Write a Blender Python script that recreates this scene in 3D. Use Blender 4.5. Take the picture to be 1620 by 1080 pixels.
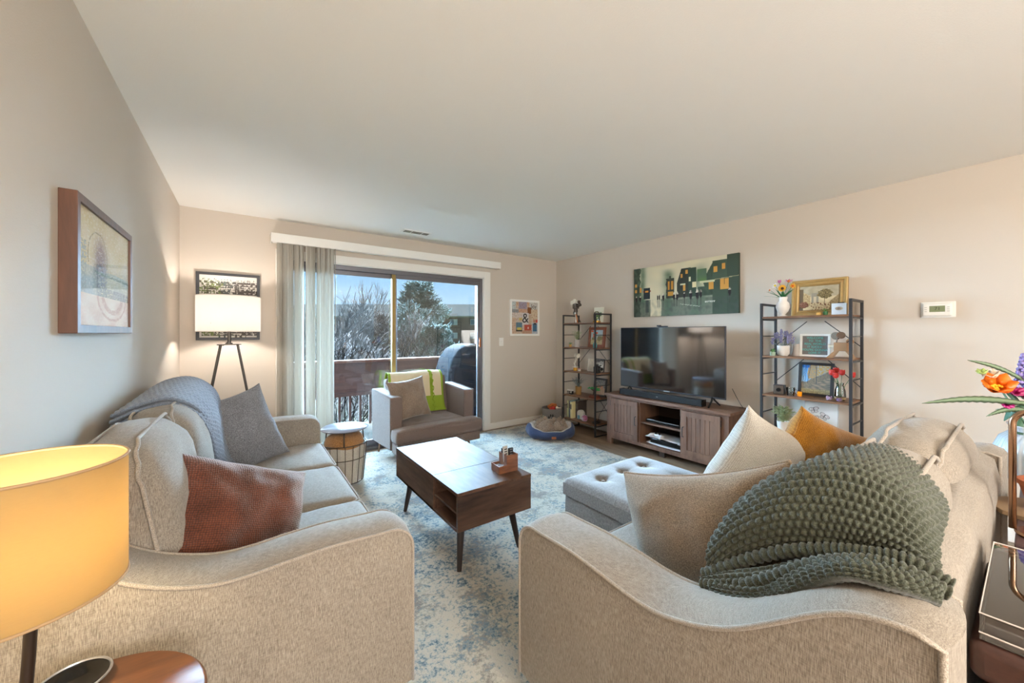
import bpy, bmesh, math, random
from mathutils import Vector, Matrix, noise
PI = math.pi
C = bpy.context.scene.collection
for o in list(bpy.data.objects): bpy.data.objects.remove(o)
SC = bpy.context.scene
# ---------------------------------------------------------------- camera
YAW = math.atan(421/591.)
cam = bpy.data.cameras.new('camera'); cam.lens = 36*591/1620.; cam.sensor_width = 36; cam.shift_y = -13/1620.
cam.clip_start = .02; cam.clip_end = 400
co = bpy.data.objects.new('camera', cam); C.objects.link(co)
co.location = (0, 0, 1.32); co.rotation_euler = (PI/2, 0, -YAW); SC.camera = co
# ---------------------------------------------------------------- world
W = bpy.data.worlds.new('sky'); SC.world = W; W.use_nodes = True
nt = W.node_tree; nt.nodes.clear()
tcw = nt.nodes.new('ShaderNodeTexCoord'); sxw = nt.nodes.new('ShaderNodeSeparateXYZ'); rw = nt.nodes.new('ShaderNodeValToRGB')
rw.color_ramp.elements[0].position = 0.0; rw.color_ramp.elements[0].color = (.42, .52, .60, 1)
rw.color_ramp.elements[1].position = .55; rw.color_ramp.elements[1].color = (.07, .17, .38, 1)
e_ = rw.color_ramp.elements.new(.12); e_.color = (.22, .38, .56, 1)
bg = nt.nodes.new('ShaderNodeBackground'); bg.inputs[1].default_value = 1.0
wo = nt.nodes.new('ShaderNodeOutputWorld')
nt.links.new(tcw.outputs['Generated'], sxw.inputs[0]); nt.links.new(sxw.outputs[2], rw.inputs[0]); nt.links.new(rw.outputs[0], bg.inputs[0]); nt.links.new(bg.outputs[0], wo.inputs[0])
# ---------------------------------------------------------------- sun, soft sky light, big lights
def light(name, kind, loc, rot, energy, color, **k):
    l = bpy.data.lights.new(name, kind); l.energy = energy; l.color = color
    for a, b in k.items(): setattr(l, a, b)
    o = bpy.data.objects.new(name, l); C.objects.link(o); o.location = loc; o.rotation_euler = rot
    return o
def aim(o, d): o.rotation_euler = Vector(d).to_track_quat('-Z', 'Y').to_euler()
s = light('sun', 'SUN', (2, 8, 8), (0, 0, 0), 16, (1, .86, .70), angle=math.radians(1.0)); aim(s, (-.8, -1, -1.14))
s = light('sky_glow', 'SUN', (0, 8, 8), (0, 0, 0), 150, (.44, .71, 1.0), angle=math.radians(150)); aim(s, (-.35, -1, -.08))
# added fill light behind the camera, aimed up and forward; no source seen
s = light('added_rear_fill', 'AREA', (.5, -2.7, 1.5), (0, 0, 0), 100, (1, .945, .88), shape='RECTANGLE', size=1.7, size_y=1.7); aim(s, (.25, 1, 1.0))
# added warm fill under the rear ceiling; no lamp is seen there
s = light('added_ceiling_fill', 'AREA', (.5, -1.5, 2.36), (0, 0, 0), 22, (1, .84, .62), shape='DISK', size=.4)
SC.view_settings.view_transform = 'Standard'; SC.view_settings.look = 'None'; SC.view_settings.gamma = 1
SC.view_settings.use_curve_mapping = False; SC.view_settings.exposure = 0.95
# ---------------------------------------------------------------- materials
def lin(c):
    if isinstance(c, str):
        c = tuple(int(c[i:i+2], 16)/255 for i in (0, 2, 4))
    return tuple(((x+.055)/1.055)**2.4 if x > .04045 else x/12.92 for x in c[:3])
MC = {}
def newmat(name):
    m = bpy.data.materials.new(name); m.use_nodes = True
    n = m.node_tree; b = n.nodes['Principled BSDF']; return m, n, b
def N(n, t, **k):
    x = n.nodes.new('ShaderNode'+t)
    for a, v in k.items():
        if a.startswith('_'): setattr(x, a[1:], v)
        else: x.inputs[a.replace('__', ' ')].default_value = v
    return x
def plain(name, c, rough=.5, metal=0, spec=.5, bump=0, bs=60, var=0, emit=None, es=0):
    if name in MC: return MC[name]
    m, n, b = newmat(name); c = lin(c)
    b.inputs['Base Color'].default_value = (*c, 1); b.inputs['Roughness'].default_value = rough; b.inputs['Metallic'].default_value = metal
    b.inputs['Specular IOR Level'].default_value = spec
    if emit: b.inputs['Emission Color'].default_value = (*lin(emit), 1); b.inputs['Emission Strength'].default_value = es
    tc = N(n, 'TexCoord'); nz = N(n, 'TexNoise', Scale=bs, Detail=3)
    n.links.new(tc.outputs['Object'], nz.inputs['Vector'])
    if bump:
        bp = N(n, 'Bump', Strength=bump, Distance=.004); n.links.new(nz.outputs[0], bp.inputs['Height']); n.links.new(bp.outputs[0], b.inputs['Normal'])
    if var:
        mx = N(n, 'MixRGB'); mx.inputs[1].default_value = (*[x*(1-var) for x in c], 1); mx.inputs[2].default_value = (*[min(1, x*(1+var)) for x in c], 1)
        n.links.new(nz.outputs[0], mx.inputs[0]); n.links.new(mx.outputs[0], b.inputs['Base Color'])
    MC[name] = m; return m
def fabric(name, c1, c2, sc=260, stretch=(1, 1, .35), bump=.5, dist=.0025, rough=.9, sheen=.25, big=.12, bigs=6, n3w=1.0):
    """woven cloth: slubby threads + large soft variation"""
    if name in MC: return MC[name]
    m, n, b = newmat(name); b.inputs['Roughness'].default_value = rough
    b.inputs['Sheen Weight'].default_value = sheen; b.inputs['Specular IOR Level'].default_value = .2
    tc = N(n, 'TexCoord'); mp = N(n, 'Mapping'); mp.inputs['Scale'].default_value = stretch
    n1 = N(n, 'TexNoise', Scale=sc, Detail=4, Roughness=.6); n2 = N(n, 'TexNoise', Scale=bigs, Detail=2)
    mp2 = N(n, 'Mapping'); mp2.inputs['Scale'].default_value = (stretch[2], stretch[2], stretch[0]); n3 = N(n, 'TexNoise', Scale=sc, Detail=2)
    L = n.links.new
    L(tc.outputs['Object'], mp.inputs[0]); L(mp.outputs[0], n1.inputs['Vector']); L(tc.outputs['Object'], n2.inputs['Vector'])
    L(tc.outputs['Object'], mp2.inputs[0]); L(mp2.outputs[0], n3.inputs['Vector'])
    ad = N(n, 'Math', _operation='MULTIPLY_ADD'); ad.inputs[1].default_value = n3w; L(n3.outputs[0], ad.inputs[0]); L(n1.outputs[0], ad.inputs[2])
    rp = N(n, 'MapRange'); rp.inputs['From Min'].default_value = .5*(1+n3w)-.12-.13*n3w; rp.inputs['From Max'].default_value = .5*(1+n3w)+.12+.13*n3w; L(ad.outputs[0], rp.inputs['Value'])
    mx = N(n, 'MixRGB'); mx.inputs[1].default_value = (*lin(c1), 1); mx.inputs[2].default_value = (*lin(c2), 1); L(rp.outputs[0], mx.inputs[0])
    m2 = N(n, 'MixRGB', _blend_type='MULTIPLY'); m2.inputs[0].default_value = 1
    r2 = N(n, 'MapRange'); r2.inputs['From Min'].default_value = .3; r2.inputs['From Max'].default_value = .7; r2.inputs['To Min'].default_value = 1-big; r2.inputs['To Max'].default_value = 1
    L(n2.outputs[0], r2.inputs['Value']); L(mx.outputs[0], m2.inputs[1]); L(r2.outputs[0], m2.inputs[2]); L(m2.outputs[0], b.inputs['Base Color'])
    bp = N(n, 'Bump', Strength=bump, Distance=dist); L(ad.outputs[0], bp.inputs['Height']); L(bp.outputs[0], b.inputs['Normal'])
    MC[name] = m; return m
def waffle(name, c1, c2, sc=70, bump=.7, dist=.004, big=.25, sheen=.5):
    """honeycomb / basket relief cloth driven by UV"""
    if name in MC: return MC[name]
    m, n, b = newmat(name); b.inputs['Roughness'].default_value = .85; b.inputs['Sheen Weight'].default_value = sheen; b.inputs['Specular IOR Level'].default_value = .2
    L = n.links.new
    tc = N(n, 'TexCoord'); vo = N(n, 'TexVoronoi', Scale=sc, Randomness=.25); L(tc.outputs['UV'], vo.inputs['Vector'])
    n2 = N(n, 'TexNoise', Scale=9, Detail=3); L(tc.outputs['Object'], n2.inputs['Vector'])
    mx = N(n, 'MixRGB'); mx.inputs[1].default_value = (*lin(c2), 1); mx.inputs[2].default_value = (*lin(c1), 1)
    rp = N(n, 'MapRange'); rp.inputs['From Max'].default_value = .7; L(vo.outputs['Distance'], rp.inputs['Value']); L(rp.outputs[0], mx.inputs[0])
    m2 = N(n, 'MixRGB', _blend_type='MULTIPLY'); m2.inputs[0].default_value = 1
    r2 = N(n, 'MapRange'); r2.inputs['From Min'].default_value = .35; r2.inputs['From Max'].default_value = .65; r2.inputs['To Min'].default_value = 1-big; r2.inputs['To Max'].default_value = 1
    L(n2.outputs[0], r2.inputs['Value']); L(mx.outputs[0], m2.inputs[1]); L(r2.outputs[0], m2.inputs[2]); L(m2.outputs[0], b.inputs['Base Color'])
    bp = N(n, 'Bump', Strength=bump, Distance=dist); bp.invert = True; L(vo.outputs['Distance'], bp.inputs['Height']); L(bp.outputs[0], b.inputs['Normal'])
    MC[name] = m; return m
def wood(name, c1, c2, axis=0, sc=9, rough=.5, detail=.12, spec=.5, plank=0, c3=None):
    """grain stretched along one axis; plank = board width for floors"""
    if name in MC: return MC[name]
    m, n, b = newmat(name); b.inputs['Roughness'].default_value = rough; b.inputs['Specular IOR Level'].default_value = spec
    L = n.links.new; tc = N(n, 'TexCoord'); mp = N(n, 'Mapping'); s = [1, 1, 1]; s[axis] = detail; mp.inputs['Scale'].default_value = s
    L(tc.outputs['Object'], mp.inputs[0])
    vec = mp.outputs[0]
    n1 = N(n, 'TexNoise', Scale=sc, Detail=6, Roughness=.65, Distortion=.8); n2 = N(n, 'TexNoise', Scale=sc*9, Detail=3)
    L(vec, n1.inputs['Vector']); L(vec, n2.inputs['Vector'])
    ad = N(n, 'Math', _operation='MULTIPLY_ADD'); ad.inputs[1].default_value = .35; L(n2.outputs[0], ad.inputs[0]); L(n1.outputs[0], ad.inputs[2])
    rp = N(n, 'MapRange'); rp.inputs['From Min'].default_value = .48; rp.inputs['From Max'].default_value = .86; L(ad.outputs[0], rp.inputs['Value'])
    mx = N(n, 'MixRGB'); mx.inputs[1].default_value = (*lin(c1), 1); mx.inputs[2].default_value = (*lin(c2), 1); L(rp.outputs[0], mx.inputs[0])
    out = mx.outputs[0]
    if plank:
        br = N(n, 'TexBrick', Scale=1, Mortar__Size=.0015, Brick__Width=1.22, Row__Height=plank); br.offset = .37
        br.inputs['Color1'].default_value = (.78, .78, .78, 1); br.inputs['Color2'].default_value = (1.12, 1.1, 1.08, 1); br.inputs['Mortar'].default_value = (.45, .42, .4, 1)
        mr = N(n, 'Mapping'); mr.inputs['Rotation'].default_value = (0, 0, PI/2); L(tc.outputs['Object'], mr.inputs[0]); L(mr.outputs[0], br.inputs['Vector'])
        mm = N(n, 'MixRGB', _blend_type='MULTIPLY'); mm.inputs[0].default_value = 1; L(out, mm.inputs[1]); L(br.outputs[0], mm.inputs[2]); out = mm.outputs[0]
    L(out, b.inputs['Base Color'])
    bp = N(n, 'Bump', Strength=.15, Distance=.001); L(ad.outputs[0], bp.inputs['Height']); L(bp.outputs[0], b.inputs['Normal'])
    MC[name] = m; return m
def glass(name, tint=(1, 1, 1), ior=1.45, rough=0.0, refl=1.0, base=0.0):
    """thin clear sheet: lets light straight through, mirrors by fresnel"""
    if name in MC: return MC[name]
    m = bpy.data.materials.new(name); m.use_nodes = True; n = m.node_tree; n.nodes.clear(); L = n.links.new
    t = N(n, 'BsdfTransparent'); t.inputs[0].default_value = (*tint, 1); g = N(n, 'BsdfGlossy'); g.inputs['Roughness'].default_value = rough
    f = N(n, 'Fresnel'); f.inputs[0].default_value = ior; mu = N(n, 'Math', _operation='MULTIPLY_ADD'); mu.inputs[1].default_value = refl; mu.inputs[2].default_value = base
    mx = N(n, 'MixShader'); o = N(n, 'OutputMaterial'); L(f.outputs[0], mu.inputs[0]); L(mu.outputs[0], mx.inputs[0]); L(t.outputs[0], mx.inputs[1]); L(g.outputs[0], mx.inputs[2]); L(mx.outputs[0], o.inputs[0])
    MC[name] = m; return m
def translucent(name, c, mix=.5, transp=0):
    if name in MC: return MC[name]
    m = bpy.data.materials.new(name); m.use_nodes = True; n = m.node_tree; n.nodes.clear(); L = n.links.new; c = lin(c)
    tc = N(n, 'TexCoord'); mp = N(n, 'Mapping'); mp.inputs['Scale'].default_value = (1, 1, 8); nz = N(n, 'TexNoise', Scale=90, Detail=2); L(tc.outputs['Object'], mp.inputs[0]); L(mp.outputs[0], nz.inputs['Vector'])
    mc = N(n, 'MixRGB'); mc.inputs[1].default_value = (*[x*.93 for x in c], 1); mc.inputs[2].default_value = (*c, 1); L(nz.outputs[0], mc.inputs[0])
    d = N(n, 'BsdfDiffuse'); t = N(n, 'BsdfTranslucent'); mx = N(n, 'MixShader'); mx.inputs[0].default_value = mix; o = N(n, 'OutputMaterial')
    L(mc.outputs[0], d.inputs[0]); L(mc.outputs[0], t.inputs[0]); L(d.outputs[0], mx.inputs[1]); L(t.outputs[0], mx.inputs[2])
    out = mx.outputs[0]
    if transp:
        tr = N(n, 'BsdfTransparent'); m2 = N(n, 'MixShader'); m2.inputs[0].default_value = transp; L(out, m2.inputs[1]); L(tr.outputs[0], m2.inputs[2]); out = m2.outputs[0]
    L(out, o.inputs[0]); MC[name] = m; return m
def colattr(name='painted', rough=.6, spec=.3, bump=.2, bs=90):
    if name in MC: return MC[name]
    m, n, b = newmat(name); a = N(n, 'VertexColor'); a.layer_name = 'Col'; n.links.new(a.outputs[0], b.inputs['Base Color']); b.inputs['Roughness'].default_value = rough; b.inputs['Specular IOR Level'].default_value = spec
    tc = N(n, 'TexCoord'); nz = N(n, 'TexNoise', Scale=bs, Detail=3); n.links.new(tc.outputs['Object'], nz.inputs['Vector'])
    bp = N(n, 'Bump', Strength=bump, Distance=.002); n.links.new(nz.outputs[0], bp.inputs['Height']); n.links.new(bp.outputs[0], b.inputs['Normal'])
    MC[name] = m; return m
# ---------------------------------------------------------------- mesh helpers
class G:
    def __init__(s): s.v = []; s.f = []; s.mi = 0; s.fm = []; s.M = None
    def av(s, p):
        p = Vector(p)
        if s.M is not None: p = s.M @ p
        s.v.append(p); return len(s.v)-1
    def af(s, *i): s.f.append(i); s.fm.append(s.mi)
    def box(s, cx, cy, cz, sx, sy, sz, M=None):
        k = len(s.v)
        for dx in (-.5, .5):
            for dy in (-.5, .5):
                for dz in (-.5, .5):
                    p = Vector((dx*sx, dy*sy, dz*sz))
                    if M is not None: p = M @ p
                    s.av(p + Vector((cx, cy, cz)))
        for q in ((0, 1, 3, 2), (4, 6, 7, 5), (0, 4, 5, 1), (2, 3, 7, 6), (0, 2, 6, 4), (1, 5, 7, 3)): s.af(*[k+i for i in q])
        return s
    def b2(s, x0, y0, z0, x1, y1, z1): return s.box((x0+x1)/2, (y0+y1)/2, (z0+z1)/2, x1-x0, y1-y0, z1-z0)
    def tube(s, pts, r, n=8, closed=False, r1=None, flat=None):
        pts = [Vector(p) for p in pts]; m = len(pts); k0 = len(s.v); up = None
        for i, p in enumerate(pts):
            a = pts[(i-1) % m] if (closed or i) else pts[0]; b = pts[(i+1) % m] if (closed or i < m-1) else pts[-1]
            t = (b-a); t = t.normalized() if t.length > 1e-9 else Vector((0, 0, 1))
            if up is None: up = Vector((0, 0, 1)) if abs(t.z) < .9 else Vector((1, 0, 0))
            x = t.cross(up); x = x.normalized() if x.length > 1e-6 else t.orthogonal().normalized(); y = x.cross(t).normalized(); up = y
            rr = r if r1 is None else r+(r1-r)*i/(m-1)
            if callable(r): rr = r(i/(m-1))
            for j in range(n):
                an = 2*PI*j/n; s.av(p + x*math.cos(an)*rr + y*math.sin(an)*rr*(flat or 1))
        for i in range(m if closed else m-1):
            for j in range(n):
                a = k0+i*n+j; b = k0+i*n+(j+1) % n; c = k0+((i+1) % m)*n+(j+1) % n; d = k0+((i+1) % m)*n+j; s.af(a, b, c, d)
        if not closed:
            s.af(*[k0+j for j in reversed(range(n))]); s.af(*[k0+(m-1)*n+j for j in range(n)])
        return s
    def cyl(s, p0, p1, r, r1=None, n=20): return s.tube([p0, p1], r, n, r1=r if r1 is None else r1)
    def lathe(s, prof, c=(0, 0, 0), n=28, M=None, cap=True):
        k0 = len(s.v)
        for r, z in prof:
            for j in range(n):
                p = Vector((r*math.cos(2*PI*j/n), r*math.sin(2*PI*j/n), z))
                if M is not None: p = M @ p
                s.av(p + Vector(c))
        for i in range(len(prof)-1):
            for j in range(n): s.af(k0+i*n+j, k0+i*n+(j+1) % n, k0+(i+1)*n+(j+1) % n, k0+(i+1)*n+j)
        if cap:
            if prof[0][0] > 1e-4: s.af(*[k0+j for j in reversed(range(n))])
            if prof[-1][0] > 1e-4: s.af(*[k0+(len(prof)-1)*n+j for j in range(n)])
        return s
    def sph(s, c, r, n=14, m=8, M=None):
        if not hasattr(r, '__len__'): r = (r, r, r)
        k0 = len(s.v)
        for i in range(m+1):
            th = PI*i/m
            for j in range(n):
                a = 2*PI*j/n; p = Vector((r[0]*math.sin(th)*math.cos(a), r[1]*math.sin(th)*math.sin(a), -r[2]*math.cos(th)))
                if M is not None: p = M @ p
                s.av(p + Vector(c))
        for i in range(m):
            for j in range(n): s.af(k0+i*n+j, k0+i*n+(j+1) % n, k0+(i+1)*n+(j+1) % n, k0+(i+1)*n+j)
        return s
    def grid(s, fn, nu, nv, cu=False, cv=False):
        k0 = len(s.v)
        for i in range(nu+(0 if cu else 1)):
            for j in range(nv+(0 if cv else 1)): s.av(fn(i/nu, j/nv))
        w = nv+(0 if cv else 1); h = nu+(0 if cu else 1)
        for i in range(nu):
            for j in range(nv):
                i2 = (i+1) % h if cu else i+1; j2 = (j+1) % w if cv else j+1
                s.af(k0+i*w+j, k0+i2*w+j, k0+i2*w+j2, k0+i*w+j2)
        return s
    def ext(s, pts, d):
        """extrude a closed polygon by vector d"""
        k = len(s.v); n = len(pts); d = Vector(d)
        for p in pts: s.av(p)
        for p in pts: s.av(Vector(p)+d)
        s.af(*range(k, k+n)); s.af(*reversed(range(k+n, k+2*n)))
        for i in range(n): s.af(k+(i+1) % n, k+i, k+n+i, k+n+(i+1) % n)
        return s
    def leaf(s, p, d, L, w, up=(0, 0, 1), curl=.2, th=.0006, n=4):
        p = Vector(p); d = Vector(d).normalized(); x = d.cross(Vector(up)); x = x.normalized() if x.length > 1e-4 else d.orthogonal().normalized(); u = x.cross(d)
        k = len(s.v)
        for i in range(n+1):
            t = i/n; ww = w*math.sin(PI*min(.97, max(.06, t))**.8)*.5; c = p + d*L*t - u*curl*L*t*t
            s.av(c-x*ww); s.av(c+x*ww); s.av(c+x*ww*.9-u*th*2); s.av(c-x*ww*.9-u*th*2)
        for i in range(n):
            a = k+4*i; b = a+4
            for q in ((0, 1), (1, 2), (2, 3), (3, 0)): s.af(a+q[0], b+q[0], b+q[1], a+q[1])
        s.af(k, k+1, k+2, k+3); s.af(*[k+4*n+i for i in (3, 2, 1, 0)])
        return s
    def obj(s, name, mats, parent=None, smooth=True, angle=40, bevel=0, seg=2, subd=0, uv=None, tri=False):
        me = bpy.data.meshes.new(name); me.from_pydata([tuple(v) for v in s.v], [], s.f)
        if not isinstance(mats, (list, tuple)): mats = [mats]
        for m in mats: me.materials.append(m)
        if any(s.fm): me.polygons.foreach_set('material_index', s.fm)
        if smooth:
            me.polygons.foreach_set('use_smooth', [True]*len(me.polygons))
            if angle < 180: me.set_sharp_from_angle(angle=math.radians(angle))
        me.validate(); me.update()
        o = bpy.data.objects.new(name, me); C.objects.link(o)
        if parent is not None: o.parent = parent
        if bevel:
            b = o.modifiers.new('bevel', 'BEVEL'); b.width = bevel; b.segments = seg; b.limit_method = 'ANGLE'; b.angle_limit = math.radians(35)
            b.harden_normals = False
        if subd:
            b = o.modifiers.new('sub', 'SUBSURF'); b.levels = subd; b.render_levels = subd
        return o
def tag(o, label=None, cat=None, group=None, kind=None):
    if label: o['label'] = label
    if cat: o['category'] = cat
    if group: o['group'] = group
    if kind: o['kind'] = kind
    return o
def thing(name, label, cat, loc=(0, 0, 0), rz=0, group=None):
    o = bpy.data.objects.new(name, None); C.objects.link(o); o.location = loc; o.rotation_euler = (0, 0, rz); o.empty_display_size = .05
    return tag(o, label, cat, group)
def put(o, loc=(0, 0, 0), rz=0, rx=0, ry=0): o.location = loc; o.rotation_euler = (rx, ry, rz); return o
def struct(o): o['kind'] = 'structure'; return o
def setuv(o, uvs):
    """uvs: per-vertex list"""
    me = o.data; l = me.uv_layers.new(name='UVMap')
    for p in me.polygons:
        for li in p.loop_indices: l.data[li].uv = uvs[me.loops[li].vertex_index]
def text(s, size, mat, parent, loc, rot=(PI/2, 0, 0), name='lettering', align='CENTER', ext=.0004, sx=1):
    cu = bpy.data.curves.new(name, 'FONT'); cu.body = s; cu.size = size; cu.align_x = align; cu.align_y = 'CENTER'; cu.extrude = ext
    t = bpy.data.objects.new(name, cu); C.objects.link(t); bpy.context.view_layer.update()
    me = bpy.data.meshes.new_from_object(t.evaluated_get(bpy.context.evaluated_depsgraph_get())); bpy.data.objects.remove(t)
    me.materials.clear(); me.materials.append(mat); o = bpy.data.objects.new(name, me); C.objects.link(o); o.parent = parent
    o.location = loc; o.rotation_euler = rot; o.scale = (sx, 1, 1); return o
def clamp(x, a=0, b=1): return max(a, min(b, x))
def mix(a, b, t): t = clamp(t); return tuple(x+(y-x)*t for x, y in zip(a, b))
def hexc(h): return tuple(int(h[i:i+2], 16)/255 for i in (0, 2, 4))
def nz(x, y, z=0, s=1): return noise.noise(Vector((x*s, y*s, z)))
def painted(name, w, h, nx, ny, fn, parent, y=0, th=.002, mat=None, z0=None):
    """a flat sheet of coloured cells facing -y, its colours a function of (u, v)"""
    g = G(); z0 = -h/2 if z0 is None else z0
    for j in range(ny+1):
        for i in range(nx+1): g.av((-w/2+w*i/nx, y, z0+h*j/ny))
    for j in range(ny):
        for i in range(nx): a = j*(nx+1)+i; g.af(a, a+1, a+nx+2, a+nx+1)
    k = len(g.v); 
    for p in ((-w/2, y+th, z0), (w/2, y+th, z0), (w/2, y+th, z0+h), (-w/2, y+th, z0+h)): g.av(p)
    g.af(k+3, k+2, k+1, k); g.af(0, k, k+1, nx); g.af(nx, k+1, k+2, (nx+1)*(ny+1)-1); g.af((nx+1)*(ny+1)-1, k+2, k+3, ny*(nx+1)); g.af(ny*(nx+1), k+3, k, 0)
    o = g.obj(name, mat or colattr(), parent, smooth=False)
    me = o.data; at = me.color_attributes.new('Col', 'BYTE_COLOR', 'CORNER'); fi = 0
    nf = nx*ny
    for p in me.polygons:
        if p.index < nf:
            i = p.index % nx; j = p.index//nx; c = fn((i+.5)/nx, (j+.5)/ny)
        else: c = fn(.01, .01)
        c = (*lin(c), 1)
        for li in p.loop_indices: at.data[li].color = c
    return o
def frame(w, h, bw, th, y0, mats, parent, name='frame', bevel=.002, z0=None, prof=None):
    """four mitred mouldings round an opening; outer size w x h; front at y0"""
    g = G(); z0 = -h/2 if z0 is None else z0; zc = z0+h/2
    prof = prof or [(0, th), (0, 0), (bw, 0), (bw, th)]     # (inset from the outer edge, depth behind the front)
    n = len(prof)
    for k, (sx, sz) in enumerate(((-1, -1), (1, -1), (1, 1), (-1, 1))):
        for i, d in prof: g.av((sx*(w/2-i), y0+d, zc+sz*(h/2-i)))
    for k in range(4):
        for i in range(n): a = k*n+i; b = k*n+(i+1) % n; c = ((k+1) % 4)*n+(i+1) % n; d = ((k+1) % 4)*n+i; g.af(a, b, c, d)
    return g.obj(name, mats, parent, smooth=False, bevel=bevel)
def rbox(g, c, s, r, n=8, puff=0, M=None, top=1, wr=0, seed=0):
    """rounded, slightly puffed cushion block"""
    sx, sy, sz = s; c = Vector(c)
    def face(ax, sg):
        k0 = len(g.v); o1, o2 = [a for a in range(3) if a != ax]
        for i in range(n+1):
            for j in range(n+1):
                a = -math.cos(PI*i/n) if True else 0; b = -math.cos(PI*j/n); a = .55*a+.45*(2*i/n-1); b = .55*b+.45*(2*j/n-1)
                q = [0, 0, 0]; q[ax] = sg; q[o1] = a; q[o2] = b
                P = Vector((q[0]*sx/2, q[1]*sy/2, q[2]*sz/2)); I = Vector((clamp(P.x, -sx/2+r, sx/2-r), clamp(P.y, -sy/2+r, sy/2-r), clamp(P.z, -sz/2+r, sz/2-r)))
                d = P-I; P = I + (d.normalized()*r if d.length > 1e-7 else d)
                if puff:
                    f = (1-min(1, (2*P.x/sx)**2)**1.5)*(1-min(1, (2*P.y/sy)**2)**1.5)
                    if P.z > 0: P.z += puff*f*top
                    else: P.z -= puff*f*.4
                    e = 1-min(1, (2*P.z/sz)**2); P.x *= 1+.02*e; P.y *= 1+.02*e
                if wr: P += P.normalized()*wr*noise.noise(P*7+Vector((seed, 0, 0)))
                if M is not None: P = M @ P
                g.av(P+c)
        for i in range(n):
            for j in range(n):
                q = (k0+i*(n+1)+j, k0+(i+1)*(n+1)+j, k0+(i+1)*(n+1)+j+1, k0+i*(n+1)+j+1)
                flip = (sg > 0) ^ (ax == 1)
                g.af(*(q if flip else q[::-1]))
    for ax in range(3):
        for sg in (-1, 1): face(ax, sg)
    return g
def rrect(sx, sy, r, z=0, n=6, y=None):
    pts = []
    for cx, cy, a0 in ((sx/2-r, sy/2-r, 0), (-sx/2+r, sy/2-r, PI/2), (-sx/2+r, -sy/2+r, PI), (sx/2-r, -sy/2+r, 1.5*PI)):
        for i in range(n+1): a = a0+PI/2*i/n; pts.append((cx+r*math.cos(a), cy+r*math.sin(a), z))
    return pts
def basis(c, U, V):
    """matrix taking local x->U, z->V (orthogonalised), y-> away from the viewer side"""
    x = Vector(U).normalized(); z = Vector(V); z = (z - x*z.dot(x)).normalized(); y = z.cross(x)
    return Matrix(((x.x, y.x, z.x, c[0]), (x.y, y.y, z.y, c[1]), (x.z, y.z, z.z, c[2]), (0, 0, 0, 1)))
def pillow(name, label, c, U, V, w, h, t, mat, seed=0, n=36, pipe=None, pinch=.09, ear=.05, wr=.008, chop=0, group=None, sag=0, cat='cushion', fold=None):
    """knife-edge scatter cushion; mesh in its own frame (x across, z up, y through)"""
    M = basis(c, U, V); g = G(); uvs = []
    def P(a, b, sgn):
        ea = 1-abs(a)**6; eb = 1-abs(b)**6
        x = w/2*a*(1-pinch*(1-b*b)*abs(a)**2 + ear*(abs(a*b))**6); z = h/2*b*(1-pinch*(1-a*a)*abs(b)**2 + ear*(abs(a*b))**6)
        th = ((1-abs(a)**2.2)*(1-abs(b)**2.2)); th = max(0, th)**.42
        wrk = wr*(noise.noise(Vector((a*2.3+seed, b*2.3, sgn)))+.6*noise.noise(Vector((a*5+seed, b*5, sgn*3))))*(th**.5)
        rad = wr*.9*noise.noise(Vector((math.atan2(b, a)*4.5+seed, seed, sgn)))*min(1, (a*a+b*b))*th
        y = sgn*(t/2*th) + (wrk+rad)
        if chop and b > 0: z -= chop*math.exp(-(a/.28)**2)*b*b
        z -= sag*(1-a*a)*max(0, b)**2
        p = Vector((x, y, z))
        if fold: p = fold(p, a, b)
        return p
    idx = {}
    for sgn in (-1, 1):
        for i in range(n+1):
            for j in range(n+1):
                a = math.sin((i/n-.5)*PI*.98)/math.sin(PI*.49); b = math.sin((j/n-.5)*PI*.98)/math.sin(PI*.49)
                edge = i in (0, n) or j in (0, n)
                if edge and sgn == 1: idx[(1, i, j)] = idx[(-1, i, j)]; continue
                idx[(sgn, i, j)] = g.av(P(a, b, sgn)); uvs.append(((a+1)/2*w*2.2, (b+1)/2*h*2.2))
    for sgn in (-1, 1):
        for i in range(n):
            for j in range(n):
                q = (idx[(sgn, i, j)], idx[(sgn, i+1, j)], idx[(sgn, i+1, j+1)], idx[(sgn, i, j+1)])
                g.af(*(q if sgn < 0 else q[::-1]))
    o = g.obj(name, mat, None, angle=180); setuv(o, uvs); o.matrix_world = M
    if label: tag(o, label, cat, group)
    if pipe:
        loop = []
        for i in range(n): loop.append(g.v[idx[(-1, i, 0)]])
        for j in range(n): loop.append(g.v[idx[(-1, n, j)]])
        for i in range(n): loop.append(g.v[idx[(-1, n-i, n)]])
        for j in range(n): loop.append(g.v[idx[(-1, 0, n-j)]])
        G().tube(loop, .0052, 6, closed=True).obj('piping', pipe, o, angle=180)
    return o
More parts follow.
